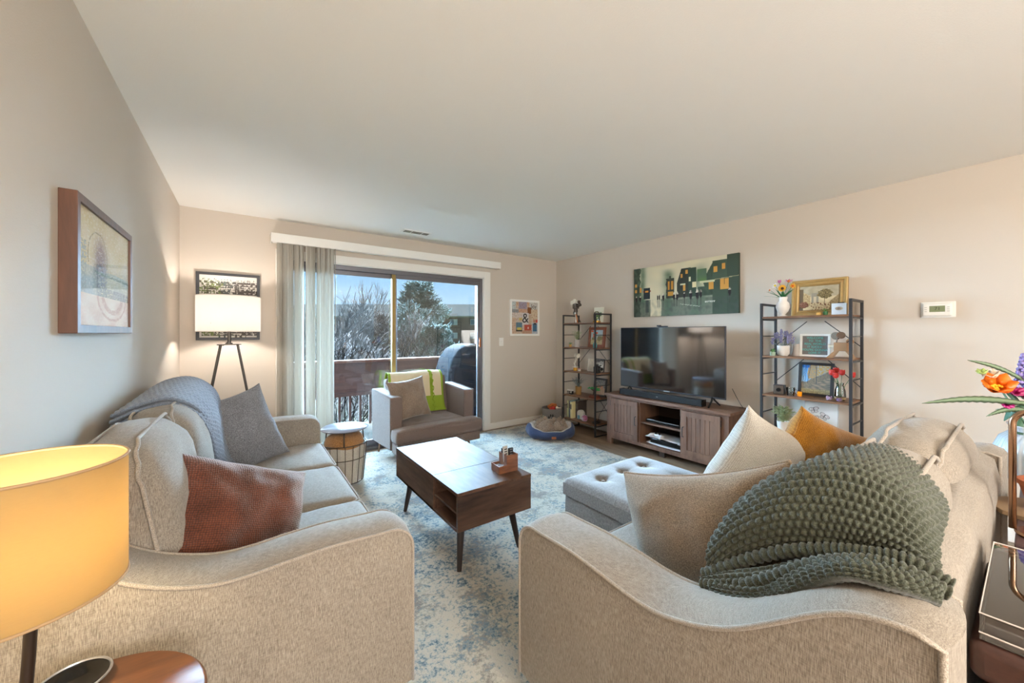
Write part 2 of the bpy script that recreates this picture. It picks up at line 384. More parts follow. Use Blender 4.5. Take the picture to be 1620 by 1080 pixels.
# ================================================================ MATERIALS OF THE ROOM
XL, XR, YB, YR, H = -.474, 3.952, 4.355, -3.0, 2.44
M_wall = plain('wall_paint', 'cfc3b5', .75, bump=.12, bs=220, spec=.25)
M_ceil = plain('ceiling_paint', 'f0ede6', .85, bump=.15, bs=180, spec=.2)
M_trim = plain('white_trim', 'ebe7df', .45, spec=.4)
M_floor = wood('plank_floor', '6f5a47', 'a58e76', 1, 7, .38, .1, plank=.18)
M_bronze = plain('bronze_aluminium', '77757a', .35, .6)
M_stile = plain('brass_stile', '9a8350', .35, .7)
M_glass = glass('door_glass', (.97, .985, .98), 1.5, refl=1.0, base=.02)
M_black = plain('black_metal', '38383a', .45, .3)
M_blackpl = plain('black_plastic', '161617', .35)
M_white = plain('white_plastic', 'f0ede6', .4)
def brickmat(name, c1, c2, mort, sc=1):
    m, n, b = newmat(name); L = n.links.new; tc = N(n, 'TexCoord'); sx = N(n, 'SeparateXYZ'); cx = N(n, 'CombineXYZ'); ad = N(n, 'Math', _operation='ADD')
    L(tc.outputs['Object'], sx.inputs[0]); L(sx.outputs[0], ad.inputs[0]); L(sx.outputs[1], ad.inputs[1]); L(ad.outputs[0], cx.inputs[0]); L(sx.outputs[2], cx.inputs[1])
    br = N(n, 'TexBrick', Scale=1, Mortar__Size=.006*sc, Brick__Width=.21*sc, Row__Height=.072*sc); L(cx.outputs[0], br.inputs['Vector'])
    br.inputs['Color1'].default_value = (*lin(c1), 1); br.inputs['Color2'].default_value = (*lin(c2), 1); br.inputs['Mortar'].default_value = (*lin(mort), 1)
    L(br.outputs[0], b.inputs['Base Color']); b.inputs['Roughness'].default_value = .9
    bp = N(n, 'Bump', Strength=.5, Distance=.004); bp.invert = True; L(br.outputs['Fac'], bp.inputs['Height']); L(bp.outputs[0], b.inputs['Normal']); return m
M_brick = brickmat('brick', '6f4232', '845443', '7d7367')
M_brickfar = brickmat('far_brick', '48332f', '523b35', '574f4a')
# ================================================================ ROOM SHELL
g = G(); g.b2(XL-.15, YR-.1, -.1, XR+.15, YB+.16, 0); struct(g.obj('floor', M_floor, smooth=False))
g = G(); g.b2(XL-.15, YR-.1, H, XR+.15, YB+.16, H+.1); struct(g.obj('ceiling', M_ceil, smooth=False))
g = G(); g.b2(XL-.12, YR-.1, 0, XL, YB+.1, H); struct(g.obj('wall_left', M_wall, smooth=False))
g = G(); g.b2(XR, YR-.1, 0, XR+.12, YB+.1, H); struct(g.obj('wall_right', M_wall, smooth=False))
DX0, DX1, DZ = .31, 2.63, 2.07
g = G(); g.b2(XL, YB, 0, DX0, YB+.12, H); g.b2(DX1, YB, 0, XR, YB+.12, H); g.b2(DX0, YB, DZ, DX1, YB+.12, H); struct(g.obj('wall_back', M_wall, smooth=False))
g = G(); g.b2(XL, YR-.1, 0, 0, YR, H); g.b2(3.3, YR-.1, 0, XR, YR, H); g.b2(0, YR-.1, 0, 3.3, YR, .6); g.b2(0, YR-.1, 2.3, 3.3, YR, H); struct(g.obj('wall_rear', M_wall, smooth=False))
w2 = frame(3.3, 1.7, .06, .06, YR-.08, M_trim, None, 'added_rear_window', z0=.6); w2.location.x = 1.65; struct(w2)  # unseen window, added to go with the rear fill light
g = G(); g.b2(1.62, YR-.07, .65, 1.68, YR-.03, 2.25); g.obj('window_bar', M_trim, w2).location.x = -1.65
def base(name, x0, y0, x1, y1):
    g = G(); g.b2(x0, y0, 0, x1, y1, .085); struct(g.obj(name, M_trim, smooth=False, bevel=.004))
base('baseboard_left', XL, YR, XL+.014, YB); base('baseboard_right', XR-.014, YR, XR, YB)
g = G(); g.b2(XL+.014, YB-.014, 0, .238, YB, .085); g.b2(2.727, YB-.014, 0, XR-.014, YB, .085); struct(g.obj('baseboard_back', M_trim, smooth=False, bevel=.004))
base('baseboard_rear', XL+.014, YR, XR-.014, YR+.014)
# door casing
g = G(); g.b2(.238, YB-.02, 0, .318, YB, 2.152); g.b2(2.628, YB-.02, 0, 2.727, YB, 2.152); g.b2(.318, YB-.02, 2.068, 2.628, YB, 2.152)
g.b2(.30, YB, 0, .318, YB+.1, 2.068); g.b2(2.622, YB, 0, 2.635, YB+.1, 2.068); g.b2(.31, YB, 2.06, 2.63, YB+.1, 2.072)
struct(g.obj('trim_1', M_trim, smooth=False, bevel=.003))
# sliding glass door
g = G(); g.b2(.318, YB+.02, 0, .345, YB+.11, 2.06); g.b2(2.594, YB+.02, 0, 2.622, YB+.11, 2.06); g.b2(.345, YB+.02, 2.01, 2.594, YB+.11, 2.06); g.b2(.345, YB+.0, 0, 2.594, YB+.11, .035)
d1 = struct(g.obj('door_1', M_bronze, smooth=False, bevel=.002))
def panel(x0, x1, y, name, ml, mr):
    g = G(); w = .045; g.b2(x0, y, .035, x0+w, y+.03, 2.01); g.mi = 1; g.b2(x1-w, y, .035, x1, y+.03, 2.01); g.mi = 2; g.b2(x0+w, y, 1.965, x1-w, y+.03, 2.01); g.b2(x0+w, y, .035, x1-w, y+.03, .1)
    p = g.obj(name, [ml, mr, M_bronze], d1, smooth=False, bevel=.002)
    g = G(); g.b2(x0+w, y+.013, .1, x1-w, y+.017, 1.965); g.obj('pane', M_glass, p, smooth=False); return p
panel(.345, 1.47, YB+.07, 'fixed_panel', M_bronze, M_bronze)
sp = panel(1.395, 2.594, YB+.03, 'sliding_panel', M_stile, M_bronze)
M_orangewood = plain('orange_wood', 'b8692e', .4)
g = G(); g.b2(2.556, YB-.012, 1.13, 2.58, YB+.005, 1.26); h = g.obj('handle', M_orangewood, d1, bevel=.004)
g = G(); g.b2(2.56, YB+.004, 1.15, 2.576, YB+.031, 1.165); g.b2(2.56, YB+.004, 1.225, 2.576, YB+.031, 1.24); g.obj('handle_bracket', M_black, d1, smooth=False)
# ================================================================ VERTICAL BLIND
M_vane = translucent('blind_vane', 'e0dacf', .22, .04)
bl = thing('vertical_blind', 'white vertical blind drawn to the left of the sliding door under its long valance', 'blind', (0, YB, 0))
g = G(); zc = 2.241; pr = []
g.ext([(.21, -.12, 2.197), (.2, -.115, 2.2), (.196, -.10, 2.21), (.196, -.10, 2.272), (.2, -.115, 2.282), (.21, -.12, 2.285), (2.822, -.12, 2.285), (2.83, -.112, 2.285), (2.83, -.112, 2.197), (2.822, -.12, 2.197)][:1], (0, 0, 0)) if False else None
g.b2(.196, -.12, 2.197, 2.832, -.112, 2.285); g.b2(.196, -.112, 2.197, .204, 0, 2.285); g.b2(2.824, -.112, 2.197, 2.832, 0, 2.285)
g.obj('valance', M_trim, bl, smooth=True, bevel=.0035, seg=3)
g = G(); g.b2(.21, -.085, 2.2, 2.81, -.035, 2.235); g.obj('head_rail', M_white, bl, smooth=False)
random.seed(5)
xs = [.258+.0135*k+random.uniform(-.003, .003) for k in range(16)]+[.50+.0152*k+random.uniform(-.003, .003) for k in range(17)]
for i, x in enumerate(xs):
    a = math.radians(random.choice((60, 68, 74, 80))+random.uniform(-6, 6)); g = G(); n = 6
    def fn(u, v, x=x, a=a, i=i):
        t = (u-.5)*.089; bow = .007*(1-(2*u-1)**2); z = .035+2.162*v; sw = 0
        return (x+t*math.cos(a)+bow*math.sin(a)+sw, -.062+t*math.sin(a)-bow*math.cos(a), z)
    g.grid(fn, n, 12); g.obj('vane', M_vane, bl, angle=180)
g = G(); g.cyl((.762, -.095, 2.2), (.765, -.095, 1.32), .004, n=8); g.obj('wand', plain('clear_wand', '8d8a7c', .3), bl)
# ceiling vent and wall switch
v = thing('ceiling_vent', 'small white ceiling air vent above the sliding door', 'vent', (1.54, 3.995, H))
g = G(); g.b2(-.155, -.065, -.008, .155, -.05, 0); g.b2(-.155, .05, -.008, .155, .065, 0); g.b2(-.155, -.05, -.008, -.14, .05, 0); g.b2(.14, -.05, -.008, .155, .05, 0); g.b2(-.06, -.05, -.007, -.05, .05, 0); g.b2(.06, -.05, -.007, .07, .05, 0); g.obj('frame', M_white, v, smooth=False)
g = G()
for i in range(9): g.box(0, -.045+.011*i, -.004, .28, .009, .0015, Matrix.Rotation(.6, 3, 'X'))
g.obj('louvre', plain('vent_grey', '9c988d', .5), v, smooth=False)
s = thing('light_switch', 'white light switch on the wall right of the sliding door', 'light switch', (2.917, YB, 1.2))
g = G(); g.b2(-.036, -.006, -.058, .036, 0, .058); g.obj('plate', M_white, s, bevel=.003); g = G(); g.b2(-.006, -.016, -.012, .006, -.006, .012); g.obj('toggle', M_white, s, bevel=.002)
t = thing('thermostat', 'white digital thermostat on the right wall, screen reading 71', 'thermostat', (XR, .40, 1.485), -PI/2)
g = G(); g.b2(-.082, -.012, -.056, .082, 0, .056); g.obj('base_plate', M_white, t, bevel=.01, seg=4)
g = G(); g.b2(-.072, -.03, -.045, .066, -.012, .045); tb = g.obj('body', M_white, t, bevel=.009, seg=4)
g = G(); g.b2(-.038, -.0306, -.016, .035, -.0295, .026); g.obj('screen', plain('lcd', '838a67', .3), t, smooth=False)
text('71', .03, plain('lcd_ink', '3c4232', .5), t, (0, -.031, .006), name='screen_digits')
for sx in (-.055, .05):
    for k in range(3): g = G(); g.box(sx, -.031, -.012+.014*k, .012, .003, .004); g.obj('button', plain('button_grey', 'b8b3aa', .5), t, bevel=.001)
# ================================================================ BALCONY
M_bfloor = plain('balcony_carpet', '3f3b35', 1, spec=.1, bump=.6, bs=120, var=.25)
M_rail = wood('rail_wood', '3e2622', '5a3a33', 0, 8, .6)
M_railcap = wood('rail_cap_wood', '5d3a31', '75503f', 0, 8, .5)
g = G(); g.b2(-1.3, YB+.16, -.22, 3.7, 6.25, -.1); struct(g.obj('trim_2', M_bfloor, smooth=False))
g = G(); g.b2(-1.3, YB+.12, -.2, .30, YB+.25, 3); g.b2(2.74, YB+.12, -.2, 3.7, YB+.25, 3); g.b2(.30, YB+.12, 2.08, 2.74, YB+.25, 3); struct(g.obj('wall_outside', M_brick, smooth=False))
g = G(); g.b2(-.75, YB+.25, -.2, -.55, 6.3, 3); struct(g.obj('wall_balcony_left', M_brick, smooth=False))
g = G(); g.b2(3.6, YB+.25, -.2, 3.8, 6.3, 3); struct(g.obj('wall_balcony_right', M_brick, smooth=False))
g = G(); g.b2(-.75, YB+.25, 2.52, 3.8, 6.3, 2.7); struct(g.obj('trim_3', plain('concrete', '9b968c', .9, var=.1), smooth=False))
r = thing('balcony_railing', 'dark brown wooden balcony railing with a solid board outside the door', 'railing', (0, 6.1, -.1))
g = G(); g.b2(-.55, -.06, .97, 3.6, .08, 1.01); g.obj('cap', M_railcap, r, bevel=.005)
g = G(); g.b2(-.55, .0, .50, 3.6, .03, .97); g.obj('board', M_rail, r, smooth=False)
for i in range(28):
    x = -.5+.15*i; g = G(); g.b2(x-.018, -.0, 0, x+.018, .036, .5); g.obj('baluster', M_rail, r, smooth=False)
g = G(); g.b2(-.55, -.04, .46, 3.6, 0, .52); g.obj('lower_rail', M_rail, r, bevel=.004)
# covered grill
M_cover = plain('grill_cover', '1d2024', .95, bump=.5, bs=9, spec=.08, var=.15)
gr = thing('covered_grill', 'barbecue grill under a dark grey cover on the balcony by the rail', 'grill', (2.98, 5.42, -.1))
g = G()
prof = [(-.5, 0), (-.52, .3), (-.49, .62), (-.46, .86), (-.40, 1.04), (-.30, 1.17), (-.16, 1.235), (0, 1.25), (.18, 1.24), (.32, 1.18), (.42, 1.02), (.47, .8), (.5, .5), (.5, 0)]
def fn(u, v):
    k = u*(len(prof)-1); i = min(int(k), len(prof)-2); f = k-i; x = prof[i][0]+(prof[i+1][0]-prof[i][0])*f; z = prof[i][1]+(prof[i+1][1]-prof[i][1])*f
    y = (v-.5)*.62; e = abs(2*v-1); s = 1-.10*max(0, e-.8)/.2
    fl = .012*math.sin(v*22+x*9)*(1-clamp(z/1.1))
    return (x*s+fl, y, z*(1-.05*max(0, e-.8)/.2))
g.grid(fn, 39, 24)
k = len(g.v)
g.f.append(tuple(i*25 for i in range(40))); g.fm.append(0); g.f.append(tuple(i*25+24 for i in reversed(range(40)))); g.fm.append(0)
g.obj('cover', M_cover, gr, angle=50)
g = G(); g.tube([(.3, -.325, 1.17), (.37, -.33, 1.0), (.45, -.33, .85)], .012, 6, r1=.03); g.tube([(.36, -.33, 1.17), (.44, -.335, 1.0), (.5, -.33, .9)], .012, 6); g.obj('cover_strap', plain('strap_white', '9a9d9c', .7), gr)
# ================================================================ OUTDOORS
sy, cy = math.sin(YAW), math.cos(YAW)
def far(u, D, z=0): r_ = (u-810)/591*D; return Vector((D*sy+r_*cy, D*cy-r_*sy, z))
GZ = -6.5
g = G(); g.b2(-90, 9, GZ-.5, 160, 150, GZ); tag(g.obj('lawn', plain('winter_grass', '4c5236', .95, var=.3, bs=.6), smooth=False), kind='structure')
bd = thing('apartment_block', 'long brick apartment block with a grey shingle roof across the grounds', 'building', far(810, 75), -YAW)
g = G(); g.b2(-46, 0, GZ, -2, 12, 4.7); g.obj('wall', M_brickfar, bd, smooth=False)
g = G(); g.ext([(-47, -1, 4.6), (-47, 6, 7.6), (-47, 13, 4.6)], (46, 0, 0)); 
for v_ in g.v: pass
g.obj('roof', plain('shingle', '2e2c29', 1, var=.12, bs=3, spec=0), bd, smooth=False)
g = G(); g.b2(-47, -1.05, 4.45, -1, -.95, 4.75); g.obj('gutter', plain('gutter', '5b5850', .6), bd, smooth=False)
M_wfr = plain('far_window_frame', '74787e', .5); M_wgl = plain('far_window_glass', '39434f', .15, spec=.8)
for i in range(10):
    for k in range(3):
        x = -7.6-4.1*i; z = 3.55-2.7*k
        g = G(); g.b2(x-.75, -.08, z-.6, x+.75, 0, z+.6); wn = g.obj('window', M_wfr, bd, smooth=False)
        g = G(); g.b2(x-.65, -.12, z-.5, x+.0, -.08, z+.5); g.obj('pane', M_wgl, wn, smooth=False)
def bare_tree(name, label, base, height, seed, spread=.5, r0=.14, depth=6, mat=None, first=.3, lean=(0, 0, 1), nb=3, group=None, cat='tree', minr=.006):
    rnd = random.Random(seed); g = G()
    def grow(p, d, L, r, k):
        q = p+d*L*.5+Vector((rnd.uniform(-1, 1), rnd.uniform(-1, 1), rnd.uniform(-.3, .5)))*L*.07; e = p+d*L
        g.tube([p, q, e], r, 5 if k > 3 else 3, r1=max(minr, r*.72))
        if k == 0: return
        for i in range(nb if k < depth else nb+1):
            nd = (d+Vector((rnd.uniform(-1, 1), rnd.uniform(-1, 1), rnd.uniform(-.35, .75)))*spread*1.25).normalized()
            st = e if i == 0 else p+d*L*rnd.uniform(.45, 1)
            grow(st, nd, L*rnd.uniform(.62, .86), max(minr, r*rnd.uniform(.5, .7)), k-1)
    grow(Vector(base), Vector(lean).normalized(), height*first, r0, depth)
    return tag(g.obj(name, mat, None, angle=180), label, cat, group)
M_bark = plain('bark_grey', '4a433e', .95, var=.2); M_twig = plain('pale_twig', '77706f', .95, var=.25, bs=20); M_dark = plain('dark_bark', '1c1918', 1, spec=.1)
bare_tree('bare_tree', 'tall bare winter tree with upright forked branches left of the door mullion', far(590, 24, GZ), 10.6, 3, .36, .16, 7, M_bark, .29, nb=3, minr=.012)
bare_tree('bare_tree', 'thinner bare winter tree farthest left outside, seen beside the blind', far(545, 27, GZ), 10.5, 8, .36, .13, 7, M_bark, .29, minr=.012)
bare_tree('bare_tree', 'near bare tree whose dark branches reach in at the upper left of the glass', far(478, 10.5, GZ), 10.2, 12, .46, .10, 7, M_dark, .29, lean=(.06, -.04, 1), minr=.006)
for i, (u, D, h_) in enumerate(((528, 15, 6.0), (548, 19, 6.4), (567, 16, 5.8), (585, 20, 6.4), (604, 17, 6.0), (536, 21, 6.4), (556, 23, 6.5), (616, 21, 6.2))):
    bare_tree('bare_shrub', ['leafless shrub with a tangle of pale twigs beyond the balcony rail'][0], far(u, D, GZ), h_*1.25, 40+i, .5, .05, 6, M_twig, .29, group='leafless shrubs beyond the rail', cat='shrub', minr=.007)
def pine(name, label, base, height, width, seed, n=900):
    rnd = random.Random(seed); t = thing(name, label, 'tree', base); g = G(); g.tube([(0, 0, 0), (.1, 0, height*.5), (0, 0, height*.97)], .22, 8, r1=.04); g.obj('trunk', M_bark, t)
    f = G(); b = G()
    for k in range(n):
        h_ = rnd.uniform(.18, 1)**.8; prof_ = math.sin(PI*min(1, (1-h_)*1.15+.12))**.7*(.75+.35*noise.noise(Vector((h_*7, seed, 0)))) ; a = rnd.uniform(0, 2*PI)
        lob = .75+.4*noise.noise(Vector((math.cos(a)*1.5, math.sin(a)*1.5, h_*6+seed)))
        R = width/2*prof_*lob*rnd.uniform(.45, 1.05); c = Vector((R*math.cos(a), R*math.sin(a), h_*height+R*.25))
        for j in range(13):
            d = Vector((math.cos(a)*.6+rnd.uniform(-1, 1), math.sin(a)*.6+rnd.uniform(-1, 1), rnd.uniform(-.3, 1.3))).normalized(); L = rnd.uniform(.15, .34)
            x = d.orthogonal().normalized()*.035; y = d.cross(x); p = c+Vector((rnd.uniform(-1, 1), rnd.uniform(-1, 1), rnd.uniform(-1, 1)))*.16; k0 = len(f.v)
            for q in (p-x-y*.5, p+x-y*.5, p+y, p+d*L): f.av(q)
            f.af(k0, k0+1, k0+3); f.af(k0+1, k0+2, k0+3); f.af(k0+2, k0, k0+3); f.af(k0, k0+2, k0+1)
    o = f.obj('foliage', plain('pine_needles', '39463c', .8, var=.45, bs=1.5), t, smooth=False); return t
pine('pine_tree', 'dense evergreen pine standing right of the door mullion', far(662, 28, GZ), 11.4, 5.4, 4, 1500)
pine('pine_tree', 'shorter rounded pale evergreen in front of the tall pine', far(690, 24, GZ), 8.1, 4.6, 9, 900)
# ================================================================ SOFAS
M_sofa = fabric('sofa_linen', '73695f', 'a99f92', 760, (1, 1, .09), .55, .0012, big=.10, n3w=.3)
M_pipe = fabric('sofa_piping', '857b70', 'aea498', 500, (1, 1, 1), .3, .001, big=0)
M_leg = plain('sofa_leg_dark', '33261f', .4)
def arm_profile(dep, back=.88, top=.655, r=.075, bot=.12):
    """side outline (d, z): d = distance from the front"""
    pts = [(0, bot), (0, .3)]; pts += [(r-r*math.cos(PI/2*i/6), top-r+r*math.sin(PI/2*i/6)) for i in range(7)]
    K = [(0, .655), (.10, .655), (.25, .662), (.37, .657), (.47, .650), (.54, .655), (.60, .672), (.65, .692), (.70, .720), (.75, .758), (.80, .80), (.85, .842), (.89, .866), (.93, .878), (.96, .88), (1.0, .868)]
    def Z(d):
        i = max(k for k in range(len(K)-1) if K[k][0] <= d+1e-9); f = (d-K[i][0])/(K[i+1][0]-K[i][0]); p = [K[max(0, i-1)][1], K[i][1], K[i+1][1], K[min(len(K)-1, i+2)][1]]
        return .5*(2*p[1]+(p[2]-p[0])*f+(2*p[0]-5*p[1]+4*p[2]-p[3])*f*f+(3*p[1]-p[0]-3*p[2]+p[3])*f**3)
    n = 34; tail = []
    for i in range(1, n+1): d = r+(dep-r)*i/n; tail.append((d, Z(d)))
    return pts+tail+[(dep, bot)]
def sofa(name, label, loc, rz, L, dep, nseat, seat_z=.47, armt=.17, inset=0):
    """x along the sofa, y = 0 at the front and grows to the back"""
    S = thing(name, label, 'sofa', loc, rz); prof = arm_profile(dep); m = len(prof)
    for side in (0, 1):
        x0 = 0 if side == 0 else L-armt; g = G(); K = 8
        nor = []
        for i, (d, z) in enumerate(prof):
            a = prof[max(0, i-1)]; b = prof[min(m-1, i+1)]; t = Vector((b[0]-a[0], b[1]-a[1])); t = t.normalized() if t.length else Vector((0, 1)); nor.append(Vector((-t.y, t.x)))
        for k in range(K+1):
            u = k/K; cr = .014*(1-(2*u-1)**2)
            for i, (d, z) in enumerate(prof):
                q = nor[i]*cr; g.av((x0+armt*u, d+q.x, z+q.y))
        for k in range(K):
            for i in range(m-1): g.af(k*m+i, (k+1)*m+i, (k+1)*m+i+1, k*m+i+1)
        # puffed side panels: columns of quads from the bottom edge up to the outline
        for xs, sg in ((x0, -1), (x0+armt, 1)):
            R_ = 10; idx = {}
            for i in range(m):
                d, z = prof[i]
                for r_ in range(R_+1):
                    t = r_/R_; zz = .12+(z-.12)*t; e = .010*math.sin(PI*clamp(t))**.5*math.sin(PI*clamp(d/dep))**.4 if 0 < d < dep else 0
                    idx[i, r_] = g.av((xs+sg*e, d, zz))
            for i in range(2, m-1):
                for r_ in range(R_):
                    q = (idx[i, r_], idx[i+1, r_], idx[i+1, r_+1], idx[i, r_+1]); g.af(*(q if sg < 0 else q[::-1]))
        arm = g.obj('arm', M_sofa, S, angle=55)
        for xs in (x0-.001, x0+armt+.001):
            gp = G(); gp.tube([(xs, d, z) for d, z in prof], .0052, 7); gp.obj('piping', M_pipe, arm, angle=180)
    g = G(); g.b2(armt-.01, .03, .12, L-armt+.01, dep-.03, .30); g.obj('base', M_sofa, S, bevel=.012)
    # back: rolled slab, slightly raked
    g = G(); n = 18
    bp = [(dep-.13, .25), (dep-.135, .72), (dep-.13, .82), (dep-.12, .862), (dep-.09, .88), (dep-.05, .885), (dep-.012, .86), (dep, .80), (dep, .12)]
    def fb(u, v):
        k = v*(len(bp)-1); i = min(int(k), len(bp)-2); f = k-i; y = bp[i][0]*(1-f)+bp[i+1][0]*f; z = bp[i][1]*(1-f)+bp[i+1][1]*f
        return (armt*.3+(L-armt*.6)*u, y, z+.004*math.sin(u*31))
    g.grid(fb, 30, 32); 
    g.obj('back', M_sofa, S, angle=180)
    
    w = (L-2*armt)/nseat
    for i in range(nseat):
        cx = armt+w*(i+.5); g = G(); cd = dep-.2
        rbox(g, (cx, -.01+cd/2, seat_z-.085), (w-.006, cd, .165), .038, 24, .022, wr=.004, seed=i*3.1)
        for k, p in enumerate(g.v):
            if p.z > seat_z-.03: p.z += .0075*noise.noise(Vector((p.x*3+i*7+L, p.y*17, 0)))*math.sin(PI*clamp(p.y/cd))**.5
        c = g.obj('seat_cushion', M_sofa, S, angle=180)
        for zz in (.066, -.066):
            gp = G(); gp.tube([(p[0]+cx, p[1]-.01+cd/2, seat_z-.085+zz) for p in rrect(w-.0, cd+.004, .045)], .0052, 6, closed=True); gp.obj('piping', M_pipe, c, angle=180)
    w0 = w
    for i in range(nseat):
        w = w0-(inset if i == nseat-1 else 0); cx = armt+w0*i+w*.5; g = G(); rnd = random.Random(i+L*7)
        M = Matrix.Rotation(-.17, 3, 'X')
        def bc(g, cx=cx, i=i, M=M, w=w):
            ww, hh, tt = w-.005, .50, .185
            rbox(g, (cx, dep-.185, seat_z+.262), (ww, tt, hh), .085, 14, 0, M=M)
            # puff the cushion through its thickness and round its crown
            for k, p in enumerate(g.v):
                q = M.transposed() @ (p-Vector((cx, dep-.185, seat_z+.262)))
                f = (1-min(1, abs(2*q.x/ww))**2.4)*(1-min(1, abs(2*q.z/hh))**2.4)
                q.y += (.03 if q.y > 0 else -.05)*f
                q.z += .035*(1-(2*q.x/ww)**2)*clamp(q.z/(hh/2))
                q += Vector((0, 1, 0))*.016*noise.noise(Vector((q.x*6+i*5, q.z*9, L)))
                q.z += .010*noise.noise(Vector((q.x*14+i*5, q.y*14, L)))
                g.v[k] = (M @ q)+Vector((cx, dep-.185, seat_z+.262))
        bc(g); c = g.obj('back_cushion', M_sofa, S, angle=180)
        for sy_ in (-1, 1):
            lp = []
            for k, (px, py, _) in enumerate(rrect(w-.012, .50, .095, n=8)):
                zz = py+.035*(1-(2*px/w)**2)*clamp(py/.25); q = M @ Vector((px, sy_*(.062+.003*math.sin(k*1.9)), zz)); lp.append(q+Vector((cx, dep-.185, seat_z+.262)))
            gp = G(); gp.tube(lp, .0055, 6, closed=True); gp.obj('piping', M_pipe, c, angle=180)
    for x in (.06, L-.06):
        for y in (.06, dep-.07): g = G(); g.lathe([(.026, 0), (.034, .12)], (x, y, 0), 12); g.obj('leg', M_leg, S)
    return S
# left sofa: its back to the left wall, front facing +x ; local y=0 (front) must sit at x=.474
# local frame: x' along world +Y reversed so that the back goes to -x
def sofa_left():
    S = sofa('sofa', 'long three-seat linen sofa with its back to the left wall, beside the glowing lamp', (.47, 1.25, .006), PI/2, 2.17, .925, 3); return S
SL = sofa_left()
# love seat on the right: back towards the camera side, front facing +Y
SR = sofa('sofa', 'two-seat linen sofa at right with its back to the console, green knit throw on it', (2.36, 1.06, .006), PI, 1.57, .985, 2, inset=.07)
# ================================================================ SCATTER CUSHIONS
M_tan = fabric('tan_linen', '6f5f4e', 'a48e75', 330, (1, .4, 1), .5, .002, big=.12)
M_tanp = fabric('tan_piping', '7f6c5a', 'a8957e', 500, (1, 1, 1), .3, .001)
M_wht = waffle('cream_weave', 'a9a196', 'dcd5ca', 75, .6, .003, big=.06, sheen=.2)
M_must = waffle('mustard_waffle', '8a5512', 'd8962f', 80, .7, .003, big=.3)
M_rust = waffle('rust_weave', '3a1e15', '87492f', 70, .8, .004, big=.45, sheen=.6)
M_grey = fabric('grey_weave', '66666b', '9a9a9f', 240, (1, 1, 1), .8, .003, big=.15)
M_cham = fabric('champagne_velvet', '83705f', 'a08b79', 160, (1, 1, 1), .2, .0015, sheen=.8, big=.3)
pillow('throw_pillow', 'tan linen pillow with a piped edge standing inside the near arm of the right sofa', (1.15, .575, .70), (0, -.536, .193), (.10, .34, .94), .56, .40, .19, M_tan, 1, pipe=M_tanp, sag=.02, cat='pillow', pinch=.02, ear=.0)
pillow('throw_pillow', 'cream woven pillow standing on one corner against the back of the right sofa', (1.865, .715, .71), (.822, -.329, -.40), (.23, -.403, .885), .47, .45, .19, M_wht, 2, ear=.06, cat='pillow')
pillow('throw_pillow', 'mustard yellow waffle pillow leaning in the far corner of the right sofa', (2.07, .577, .74), (.80, -.45, -.38), (.15, -.4, .9), .41, .41, .17, M_must, 3, ear=.04, cat='pillow', wr=.014)
pillow('throw_pillow', 'rust brown woven pillow in the near corner of the left sofa', (-.03, 1.635, .65), (.34, .13, -.17), (-.12, .09, .30), .47, .42, .21, M_rust, 4, ear=.02, wr=.016, pinch=.05, cat='pillow')
pillow('throw_pillow', 'slate grey pillow leaning at the far end of the left sofa', (-.03, 2.90, .70), (.285, .215, .06), (-.185, .065, .41), .47, .50, .18, M_grey, 5, ear=.04, wr=.012, cat='pillow')
# ================================================================ KNIT THROWS
def catm(P, t):
    n = len(P)-1; k = min(int(t*n), n-1); f = t*n-k; a = P[max(0, k-1)]; b = P[k]; c = P[k+1]; d = P[min(n, k+2)]
    return tuple(.5*((2*b[i])+(-a[i]+c[i])*f+(2*a[i]-5*b[i]+4*c[i]-d[i])*f*f+(-a[i]+3*b[i]-3*c[i]+d[i])*f**3) for i in range(3))
def surf(CP, u, v): return Vector(catm([catm(row, v) for row in CP], u))
def knit_sheet(g, CP, nu, nv, su, sv, amp, kind='moss', th=.012, uvs=None):
    """sheet over control points, raised stitches su x sv, closed with a back layer"""
    e = 1e-3; k0 = len(g.v)
    def pt(u, v, side):
        p = surf(CP, u, v); du = surf(CP, min(1, u+e), v)-surf(CP, max(0, u-e), v); dv = surf(CP, u, min(1, v+e))-surf(CP, u, max(0, v-e))
        n = du.cross(dv); n = n.normalized() if n.length > 1e-12 else Vector((0, 0, 1))
        a, b = u*su, v*sv; col = math.floor(a)
        if kind == 'moss': h = abs(math.sin(PI*a))**.7*abs(math.sin(PI*(b+.5*(col % 2))))**.7
        else: h = max(abs(math.sin(PI*a))*.8*(.6+.4*abs(math.sin(PI*(b+.5*(col % 2))))), .5*abs(math.sin(PI*b*.5)))
        ed = min(u*su, (1-u)*su, v*sv, (1-v)*sv); rim = math.sqrt(clamp(ed/1.2))
        return p+n*side*(th*.5*rim+amp*h*(.3+.7*rim))
    for side in (1, -1):
        for i in range(nu+1):
            for j in range(nv+1): g.av(pt(i/nu, j/nv, side))
    W_ = nv+1; q = (nu+1)*W_
    for i in range(nu):
        for j in range(nv):
            a = k0+i*W_+j; g.af(a, a+1, a+W_+1, a+W_); a += q; g.af(a, a+W_, a+W_+1, a+1)
    for i in range(nu):
        for j in (0, nv): a = k0+i*W_+j; z = (a, a+W_, a+W_+q, a+q); g.af(*(z if j == 0 else z[::-1]))
    for j in range(nv):
        for i in (0, nu): a = k0+i*W_+j; z = (a, a+q, a+1+q, a+1); g.af(*(z if i == 0 else z[::-1]))
M_green = fabric('green_wool', '373a2f', '585c4e', 420, (1, 1, 1), .35, .0015, sheen=.3, big=.1)
M_blue = fabric('blue_grey_wool', '5d6674', '8f99a8', 420, (1, 1, 1), .35, .0015, sheen=.3, big=.1)
g = G()
